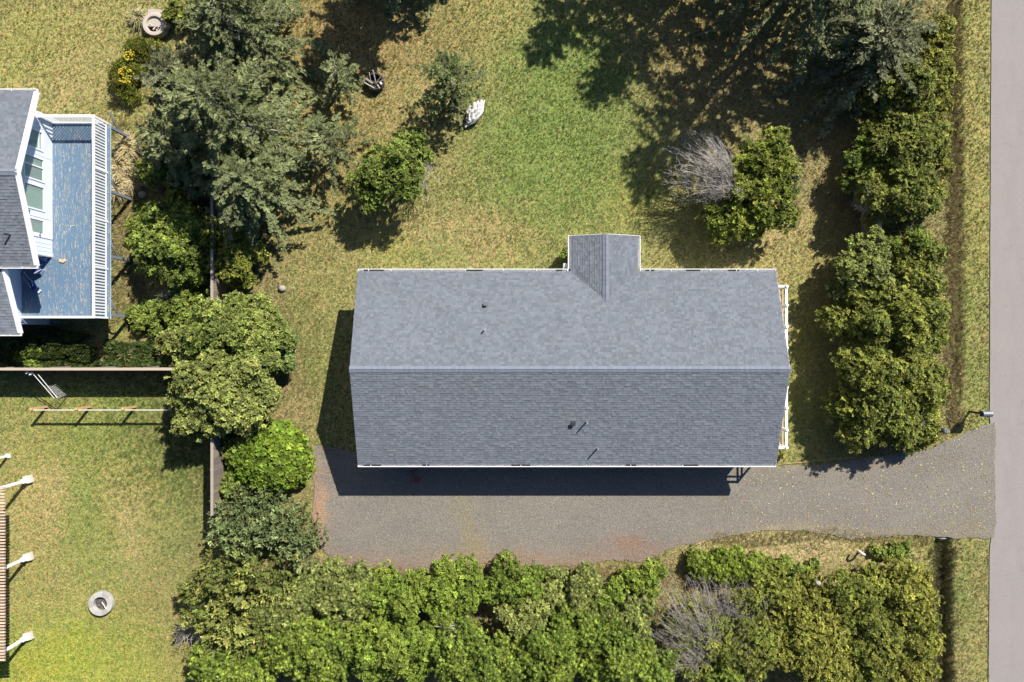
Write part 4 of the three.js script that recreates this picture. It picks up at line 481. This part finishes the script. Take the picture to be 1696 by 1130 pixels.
// the hedge right of the house, from the driveway up
shrub('olive rounded shrub at the driveway end of the right hedge, beside the utility pedestal', [[1462, 685, 78, 58, 2.7], [1520, 700, 38, 42, 1.9]], { ...OLV, dens: 70, dead: [[1520, 690, 22, 18, 2.3, 4]] });
shrub('broad olive shrub in the right hedge level with the roof ridge', [[1455, 615, 72, 55, 3.2], [1525, 630, 40, 70, 2.3]], { ...OLV, dens: 70 });
shrub('large olive shrub in the middle of the right hedge', [[1470, 530, 85, 60, 3.4], [1530, 540, 34, 60, 2.3]], { ...OLV, dens: 70 });
shrub('grey-green shrub bulging towards the house from the right hedge', [[1430, 460, 55, 50, 2.9], [1405, 480, 25, 30, 2.3]], { ...LSH, dens: 65 });
shrub('yellowish shrub on the road side of the right hedge below the buried fence', [[1515, 450, 45, 65, 2.5]], { ...OLV, dens: 70 });
shrub('small green shrub in front of the buried board fence', [[1440, 405, 34, 22, 2.2]], { ...LSH, dens: 65 });
shrub('green bush behind the buried board fence with grey twigs', [[1495, 400, 45, 28, 2.4]], { ...BRT, dens: 60, dead: [[1500, 378, 26, 12, 1.9, 4]] });
shrub('dark olive bush by the ditch with bleached dead branch, below the upper spruce', [[1490, 320, 65, 55, 3.0]], { ...OLV, dens: 65, dead: [[1437, 325, 22, 30, 2.7, 5]] });
shrub('round-topped olive bush in the upper right hedge', [[1492, 235, 60, 55, 3.0]], { ...OLV, dens: 65 });
shrub('olive bush beneath the drooping spruce branches by the road', [[1490, 150, 60, 45, 3.0], [1460, 130, 30, 25, 2.6]], { ...OLV, dens: 65 });
shrub('yellow-green strip of brush along the upper roadside ditch', [[1550, 120, 22, 120, 1.4], [1553, 250, 17, 60, 1.2]], { ...YLW, dens: 60, size: 0.17 });
shrub('dark shrub under the tall spruces at the top right', [[1440, 280, 40, 60, 2.2]], { ...DRK, dens: 50 });

// below the driveway
shrub('small dense bright green mound at the lower edge of the driveway', [[1205, 938, 64, 26, 1.1, 14]], { ...BRT, color: [0.1, 0.14, 0.014], dens: 110, size: 0.14, geo: CL[1] });
shrub('tall leafy shrub left of the fanned dead twigs, nearest the driveway', [[1070, 960, 26, 36, 1.6], [1010, 985, 40, 30, 1.6]], { ...BRT, dens: 62 });
const GH_ = 'bright leafy shrubs filling the bank below the driveway';
const bank = [[560, 985, 80, 45, 2.3, 'leafy shrub at the lower left corner of the driveway', LSH], [660, 990, 70, 45, 2.4, 'shrub touching the gravel where the driveway edge dips lowest', BRT], [760, 975, 60, 42, 2.2, 'shrub below the yellowed strip of gravel', BRT], [860, 965, 60, 38, 2.1, 'shrub under the middle of the driveway edge', BRT], [945, 985, 55, 45, 1.9, 'loose shrub with bare patch just right of the driveway edge middle', LSH], [470, 1015, 60, 55, 2.5, 'shrub beside the yellow-tipped conifer', LSH], [520, 1075, 85, 60, 2.8, 'broad shrub cut by the bottom edge, left of the hedge gap', BRT], [650, 1075, 75, 55, 2.9, 'domed shrub on the bottom edge below the lowest gravel', BRT], [740, 1050, 45, 45, 2.6, 'narrow shrub left of the bleached branch in the hedge gap', BRT], [800, 1100, 70, 45, 2.9, 'shrub on the bottom edge under the bleached branch', BRT], [905, 1090, 65, 55, 2.9, 'bright domed shrub on the bottom edge, one left of the dead twigs', BRT], [870, 1020, 50, 32, 2.5, 'shrub right of the bleached branch in the hedge gap', LSH], [960, 1040, 50, 35, 2.4, 'shrub in mid bank between bare patch and bottom edge', BRT], [1010, 1085, 60, 60, 2.9, 'bright shrub on the bottom edge beside the dead twigs', BRT], [1040, 1020, 40, 35, 2.2, 'green shrub touching the left side of the dead twigs', LSH], [390, 1110, 80, 40, 2.4, 'leafy shrub on the bottom edge beside the left lawn', BRT], [1080, 1110, 40, 35, 2.4, 'small bright shrub on the bottom edge under the dead twigs', BRT]];
for (const [u, v, ru, rv, h, label, c] of bank) shrub(label, [[u, v, ru, rv, h]], { ...c, dens: 64, geo: pick(CL) });
shrub('great ball of fanned grey dead twigs in the bank below the driveway', [[1160, 1060, 60, 60, 1.6]], { ...OLV, dens: 30, dull: true, fan: 1.7, dead: [[1140, 1030, 66, 76, 2.2, 1175, 1085], [1205, 985, 50, 38, 1.7, 1190, 1020], [1125, 1085, 46, 46, 1.7, 1170, 1090], [1240, 1040, 40, 60, 1.5]] });
const low = [[1500, 1118, 60, 26, 1.9, 'olive shrub on the bottom edge beside the lower ditch', YLW, 0], [1405, 1125, 55, 24, 1.9, 'olive shrub cut by the bottom edge in the middle of the lower right bank', OLV, 0], [1190, 1118, 50, 24, 1.6, 'low green shrub on the bottom edge right of the dead twig fan', BRT, 0], [1270, 985, 60, 40, 1.6, 'thin olive shrub with grey twigs right of the dead twig ball', OLV, 1], [1335, 1010, 55, 50, 1.9, 'olive shrub in the middle of the lower right bank', YLW, 0], [1250, 1070, 65, 55, 1.8, 'patchy olive shrub with bare twigs on the bottom edge', OLV, 1], [1350, 1085, 65, 50, 2.1, 'yellow-green shrub on the bottom edge of the lower right bank', YLW, 0], [1420, 985, 55, 50, 2.0, 'olive shrub below the white hooked pipe', OLV, 0], [1500, 970, 50, 45, 1.9, 'olive shrub left of the culvert pipe', YLW, 0], [1520, 1050, 45, 60, 2.0, 'olive shrub along the lower ditch', YLW, 0], [1450, 1070, 55, 60, 2.1, 'olive shrub in the lower right corner bank, one in from the ditch', OLV, 0]];
for (const [u, v, ru, rv, h, label, c, d] of low) shrub(label, [[u, v, ru, rv, h]], { ...c, dens: d ? 42 : 60, size: 0.13, dull: true, fan: 1.3, dead: d ? [[u - 10, v + 5, ru * 0.8, rv * 0.8, h * 0.9, 9]] : null });
shrub('dark green ground-hugging shrub left of the white hooked pipe', [[1310, 945, 60, 14, 0.7]], { ...DRK, dens: 60, size: 0.14 });
shrub('dark green low shrub between the white hooked pipe and the culvert', [[1480, 915, 35, 10, 0.6]], { ...DRK, dens: 60, size: 0.14 });

// left of the house
shrub('glossy bright green dome shrub at the driveway end of the left fence', [], { smooth: true, lobes: [{ c: P(452, 755, 0.7), r: 1.85, ry: 1.2, t: 1, hue: 0 }, { c: P(425, 760, 0.6), r: 1.4, ry: 0.95, t: 1, hue: -0.3 }, { c: P(478, 768, 0.5), r: 1.25, ry: 0.9, t: 1, hue: 0.3 }], color: [0.08, 0.135, 0.014], alt: [0.14, 0.19, 0.02], dens: 52, size: 0.19, geo: BIG, bark: barkM });
shrub('tall pale green shrub overhanging the end of the board fence', [[370, 645, 85, 70, 3.4], [330, 690, 45, 35, 3.0], [420, 610, 45, 40, 3.2]], { ...LSH, dens: 70 });
shrub('green shrub between the tall spruces and the shrub over the fence end', [[385, 545, 85, 55, 3.0], [440, 570, 40, 45, 2.6]], { ...LSH, color: [0.1, 0.14, 0.03], dens: 70 });
shrub('dark glossy bush shaded at the right foot of the left shrubs', [[460, 585, 25, 40, 1.4]], { ...DRK, color: [0.09, 0.135, 0.045], dens: 70, geo: BIG, size: 0.15 });
shrub('deep green large bush in the shade left of the spruces', [[285, 400, 55, 75, 2.6]], { ...DRK, dens: 62 });
shrub('olive bush in front of the fence under the spruces', [[378, 405, 46, 60, 2.1], [398, 440, 40, 35, 2.2]], { ...OLV, color: [0.095, 0.12, 0.018], dens: 62 });
shrub('bright leafy bush at the edge of the dry ground right of the deck', [[240, 375, 22, 50, 1.3]], { ...BRT, dens: 60 });
shrub('dark leafy bush by the deck end, under the spruce branches', [[265, 280, 35, 40, 1.9]], { ...DRK, dens: 60, geo: BIG, size: 0.15 });
shrub('low bush with reddish stems below the dark bushes', [[290, 505, 40, 38, 1.0], [245, 530, 40, 30, 0.8]], { ...DRK, dens: 55, dead: [[278, 490, 24, 14, 1.1, 4]] });
shrub('pale shrub at the corner of the board fence', [[300, 570, 34, 30, 1.6]], { ...LSH, dens: 60 });
shrub('blue-green bushy shrub between the dome shrub and the left lawn', [[400, 870, 60, 48, 2.2], [470, 860, 50, 40, 1.9], [497, 900, 32, 42, 1.7], [440, 815, 45, 20, 1.5]], { color: [0.11, 0.145, 0.056], alt: [0.175, 0.21, 0.09], dens: 62, size: 0.3, geo: CON[0] });
shrub('dark shrub at the foot of the side fence below the pale green shrub', [[395, 740, 25, 50, 1.2], [385, 800, 20, 25, 1.2]], { ...DRK, dens: 60, geo: BIG, size: 0.14 });
shrub('green conifer bush along the lower left lawn edge', [[370, 960, 60, 40, 2.4], [330, 1000, 30, 40, 2.0]], { color: [0.095, 0.128, 0.03], alt: [0.15, 0.152, 0.042], dens: 60, size: 0.3, geo: CON[1], dead: [[312, 1050, 30, 26, 1.3], [350, 1085, 20, 18, 1.6]] });
shrub('yellow-tipped conifer with sweeping branches at the corner of the driveway bank', [[440, 960, 55, 40, 2.6], [400, 1030, 55, 50, 2.4]], { color: [0.105, 0.135, 0.034], alt: [0.2, 0.2, 0.056], dens: 52, size: 0.42, geo: CON[0] });
shrub('yellow-flowered broom bush left of the big spruce', [[205, 130, 18, 40, 0.9], [235, 80, 26, 14, 0.7]], { color: [0.1, 0.13, 0.02], alt: [0.15, 0.152, 0.03], dens: 55, size: 0.2, geo: NEEDLE, flowers: [[208, 125, 14, 60, 1.0], [214, 92, 9, 26, 0.9]] });
shrub('yellow-flowered bush at the top edge above the big spruce', [[345, 8, 36, 16, 1.6], [290, 20, 20, 20, 1.0]], { ...OLV, dens: 55, flowers: [[352, 5, 24, 60, 1.7]] });
shrub('bright broad-leaved bush on the ivy beside the board fence', [[52, 598, 26, 14, 0.8]], { ...BRT, dens: 80, size: 0.15, geo: BIG });
shrub('small clipped evergreen beside the entry gable', [[941, 424, 11, 16, 1.0, 7]], { ...DRK, dens: 110, size: 0.11 });
shrub('tiny yellow-green shrub at the porch end', [[1293, 752, 6, 7, 0.5, 4]], { ...YLW, dens: 90, size: 0.1 });

// lone small trees
shrub('small round tree with half its crown dead grey twigs behind the house', [[1262, 310, 66, 66, 3.1], [1208, 365, 54, 38, 2.6], [1270, 245, 40, 32, 2.6]], { ...LSH, color: [0.09, 0.125, 0.02], alt: [0.165, 0.19, 0.03], dens: 46, name: 'small_tree', category: 'tree', fan: 2.0, dead: [[1163, 270, 56, 62, 3.7, 1212, 318], [1305, 305, 26, 44, 3.0], [1200, 320, 34, 26, 3.4, 1215, 330]], th: 0.07, bark: paleBark });
shrub('small green tree standing alone on the lawn above the house roof', [[655, 280, 50, 45, 3.6, 13], [615, 310, 35, 38, 3.0, 7], [690, 240, 28, 30, 2.8, 5]], { ...LSH, color: [0.085, 0.125, 0.022], alt: [0.13, 0.165, 0.034], dens: 40, name: 'small_tree', category: 'tree', dead: [[700, 290, 20, 30, 2.8, 5]], th: 0.06 });
{ const t = spruce('thin young spruce with sparse branches beside the driftwood stump', 752, 164, 4.2, 2.3, { branches: 36, fill: 7, y0: 0.6, size: 0.28, color: [0.15, 0.185, 0.065], alt: [0.22, 0.25, 0.1], limb: barkM, bare: 0.1 }); }
spruce('young sparse spruce at the left edge of the upper lawn', 560, 250, 3.4, 2.6, { branches: 24, fill: 7, y0: 0.5, size: 0.28, color: [0.15, 0.185, 0.075], limb: barkM, bare: 0.1 });

// tall spruces
spruce('tallest grey-green spruce of the left group, nearest the deck', 432, 235, 7.6, 4.3, { y0: 1.2, branches: 124, fill: 10 });
spruce('grey-green spruce of the left group at the top edge', 440, 95, 6.4, 4.0, { y0: 1, branches: 104, fill: 10 });
spruce('drooping spruce of the left group overhanging the fence line', 450, 330, 5.6, 3.5, { y0: 1.4, branches: 70, fill: 9, alt: [0.235, 0.265, 0.12] });
spruce('leaning grey spruce of the left group beside the yellow broom', 350, 180, 5.2, 3.1, { y0: 0.8, branches: 84, fill: 10, color: [0.15, 0.1525, 0.085] });
spruce('soft grey-green spruce of the left group above the deep green bush', 338, 262, 4.4, 3.1, { y0: 0.8, branches: 84, fill: 10 });
spruce('spruce of the left group just right of the concrete ring', 405, 62, 4.0, 2.3, { y0: 0.7, branches: 72, fill: 10 });
spruce('spruce off the top edge whose branch tips show above the log fire pit', 676, -60, 7.5, 3.5, { y0: 1.2, branches: 110, fill: 11, size: 0.34 });
spruce('tall spruce at the top edge, its thick trunk shadow crossing the lawn', 1302, 4, 12, 5.2, { y0: 1.9, branches: 124, fill: 9, bare: 0.25, size: 0.32 });
spruce('drooping grey-green spruce above the right hedge', 1402, 106, 4.3, 4.1, { y0: 0.9, branches: 110, fill: 10, color: [0.19, 0.205, 0.105], alt: [0.28, 0.295, 0.155] });
spruce('low spruce sapling reaching towards the log fire pit', 572, 140, 2.4, 1.7, { branches: 18, fill: 9, y0: 0.4, size: 0.28, bare: 0.05 });
spruce('spruce beyond the top edge shading the upper middle of the lawn', 1064, -120, 8.5, 3.4, { y0: 1.5, branches: 84, fill: 9, size: 0.32 });
spruce('wide spruce beyond the top edge between the two tall spruces', 1180, -85, 9.5, 4.2, { y0: 2.0, branches: 96, fill: 9, size: 0.32 });

// grasses and ground plants
bladePlant('pale grass fountain beside the concrete ring', 233, 32, 260, 0.85, [0.36, 0.33, 0.16]);
for (const [u, v, l] of [[200, 275, 'dry blond grass tussock nearest the deck railing corner'], [222, 300, 'dry blond grass tussock beside the grey rock'], [196, 312, 'dry blond grass tussock at the deck support brace'], [215, 245, 'dry blond grass tussock under the lowest spruce branch']]) bladePlant(l, u, v, 420, 0.9, [0.46, 0.39, 0.21], { core: 0.35 });
bladePlant('brown flax plant with long blades above the board fence', 213, 588, 70, 0.95, [0.2, 0.15, 0.08], { name: 'flax_plant', category: 'flax', wid: 0.025 });
bladePlant('pale dry flax clump right of the brown flax', 262, 588, 120, 0.7, [0.3, 0.24, 0.16], { name: 'flax_plant', category: 'flax' });
{ // ivy bed between deck and fence
  const mats = [], cols = [], area = [[-4, 556], [90, 545], [175, 560], [215, 570], [300, 560], [300, 606], [-4, 608]].map(([u, v]) => [X(u), Z(v)]);
  for (let i = 0; i < 9000; i++) { const x = rr(X(-4), X(300)), z = rr(Z(545), Z(608)); if (!inside(area, x, z) || fbm(x * 1.2, z * 1.2, 3) < 0.36) continue; const hh = fbm(x * 1.1 + 4, z * 1.1, 3), sc = rr(0.1, 0.18); mats.push(new THREE.Matrix4().compose(V(x, rr(0.05, 0.12) + hh * 0.7 * rnd(), z), new THREE.Quaternion().setFromEuler(new THREE.Euler(rr(-0.5, 0.5), rr(0, 6), rr(-0.5, 0.5))), V(sc, sc, sc))); const f = rr(0.7, 1.3); cols.push([0.075 * f, 0.115 * f, 0.022 * f]); }
  tag(scatter('ground_cover', BIG, leafM, mats, cols, scene), 'ivy and low leafy ground cover between the raised deck and the board fence', 'ground cover', null, 'stuff');
}
{ // rank grass and weeds: ditch edges, below hedges
  const tri = []; for (let i = 0; i < 16; i++) { const a = i * 2.4, l = rr(0.1, 0.24), ox = rr(-0.06, 0.06), oz = rr(-0.06, 0.06), t = rr(0.03, 0.16); const w = 0.008; tri.push(ox - Math.sin(a) * w, 0, oz + Math.cos(a) * w, ox + Math.sin(a) * w, 0, oz - Math.cos(a) * w, ox + Math.cos(a) * t, l, oz + Math.sin(a) * t); }
  const g = triGeo(tri), mats = [], cols = []; const put = (u, v, c, k) => { const x = X(u), z = Z(v), s = rr(0.6, 1.3) * (k ?? 1); mats.push(new THREE.Matrix4().compose(V(x, ditch(x, z) - 0.02, z), new THREE.Quaternion().setFromEuler(new THREE.Euler(0, rr(0, 6), 0)), V(s, s, s))); const f = rr(0.65, 1.35); cols.push(c.map((q) => q * f)); };
  for (let i = 0; i < 2600; i++) put(1582 + (rnd() + rnd() - 1) * 18, rr(-10, 705), rnd() < 0.5 ? [0.31, 0.235, 0.135] : [0.29, 0.26, 0.1]);
  for (let i = 0; i < 1500; i++) put(1562 + (rnd() + rnd() - 1) * 24, rr(900, 1135), rnd() < 0.5 ? [0.12, 0.09, 0.05] : [0.12, 0.13, 0.04]);
  for (let i = 0; i < 900; i++) { const t = rr(0, 1); put(lerp(1180, 1545, t), 888 + Math.sin(t * 9) * 6 + rr(-8, 12), rnd() < 0.6 ? [0.3, 0.24, 0.12] : [0.2, 0.2, 0.06], 0.7); }
  for (let i = 0; i < 1500; i++) put(rr(480, 1140), rr(938, 975), rnd() < 0.5 ? [0.24, 0.16, 0.08] : [0.2, 0.19, 0.06], 0.7);
  for (let i = 0; i < 700; i++) put(rr(176, 250), rr(200, 540), rnd() < 0.7 ? [0.3, 0.25, 0.12] : [0.16, 0.17, 0.05], 1.2);
  for (let i = 0; i < 2600; i++) { const u = 300 + (rnd() + rnd() + rnd() - 1.5) * 130, v = 720 + (rnd() + rnd() + rnd() - 1.5) * 150; if (u < 350) put(u, v, [0.1, 0.15, 0.03], 0.8); }
  for (let i = 0; i < 900; i++) put(rr(440, 530), rr(480, 740), rnd() < 0.5 ? [0.24, 0.19, 0.1] : [0.12, 0.15, 0.03], 0.6);
  for (let i = 0; i < 1500; i++) { const u = rr(0, 1640), v = rr(0, 1130), x = X(u), z = Z(v); if (onDrive(x, z) || fbm(x * 0.7 + 3, z * 0.7, 2) < 0.5) continue; put(u, v, pick([[0.1, 0.16, 0.03], [0.13, 0.17, 0.04], [0.3, 0.25, 0.13], [0.24, 0.23, 0.06]]), rr(0.4, 0.8)); }
  for (let i = 0; i < 500; i++) { const e = Math.floor(rnd() * (drivePx.length - 4)) + 1, t = rnd(), a = drivePx[e], b = drivePx[e + 1]; put(lerp(a[0], b[0], t) + rr(-7, 7), lerp(a[1], b[1], t) + rr(-6, 6), pick([[0.2, 0.2, 0.06], [0.28, 0.23, 0.11], [0.14, 0.17, 0.04]]), rr(0.35, 0.75)); }
  tag(scatter('weeds', g, mat(1, 1, 1, 0.85), mats, cols, scene), 'rank dry grass and weeds along the ditches and hedge feet', 'weeds', null, 'stuff');
}
{ const b = P(770, 1040, 2.0), g = [], t = thing('dead_branch', 'bleached dead branch lying in the gap of the bank shrubs', 'branch', V(b.x, 0, b.z)); for (let i = 0; i < 22; i++) { const a = rr(2.2, 4.2), l = rr(0.6, 2.0), p = V(rr(-0.2, 0.2), 1.6, rr(-0.2, 0.2)), m = p.clone().add(V(Math.cos(a) * l * 0.5, rr(0, 0.4), Math.sin(a) * l * 0.25)), e = p.clone().add(V(Math.cos(a) * l, rr(0.1, 0.6), Math.sin(a) * l * 0.6)); g.push(rod(p, m, 0.03, 0.02, 5), rod(m, e, 0.02, 0.006, 5)); } g.push(rod(V(0, 0, 0), V(0, 1.65, 0), 0.05, 0.04, 6)); mesh('branch', g, mat(0.55, 0.52, 0.48, 0.85), t); }

scene.traverse((o) => { if (o.isMesh) { o.castShadow = true; o.receiveShadow = true; } });
renderer.render(scene, camera);
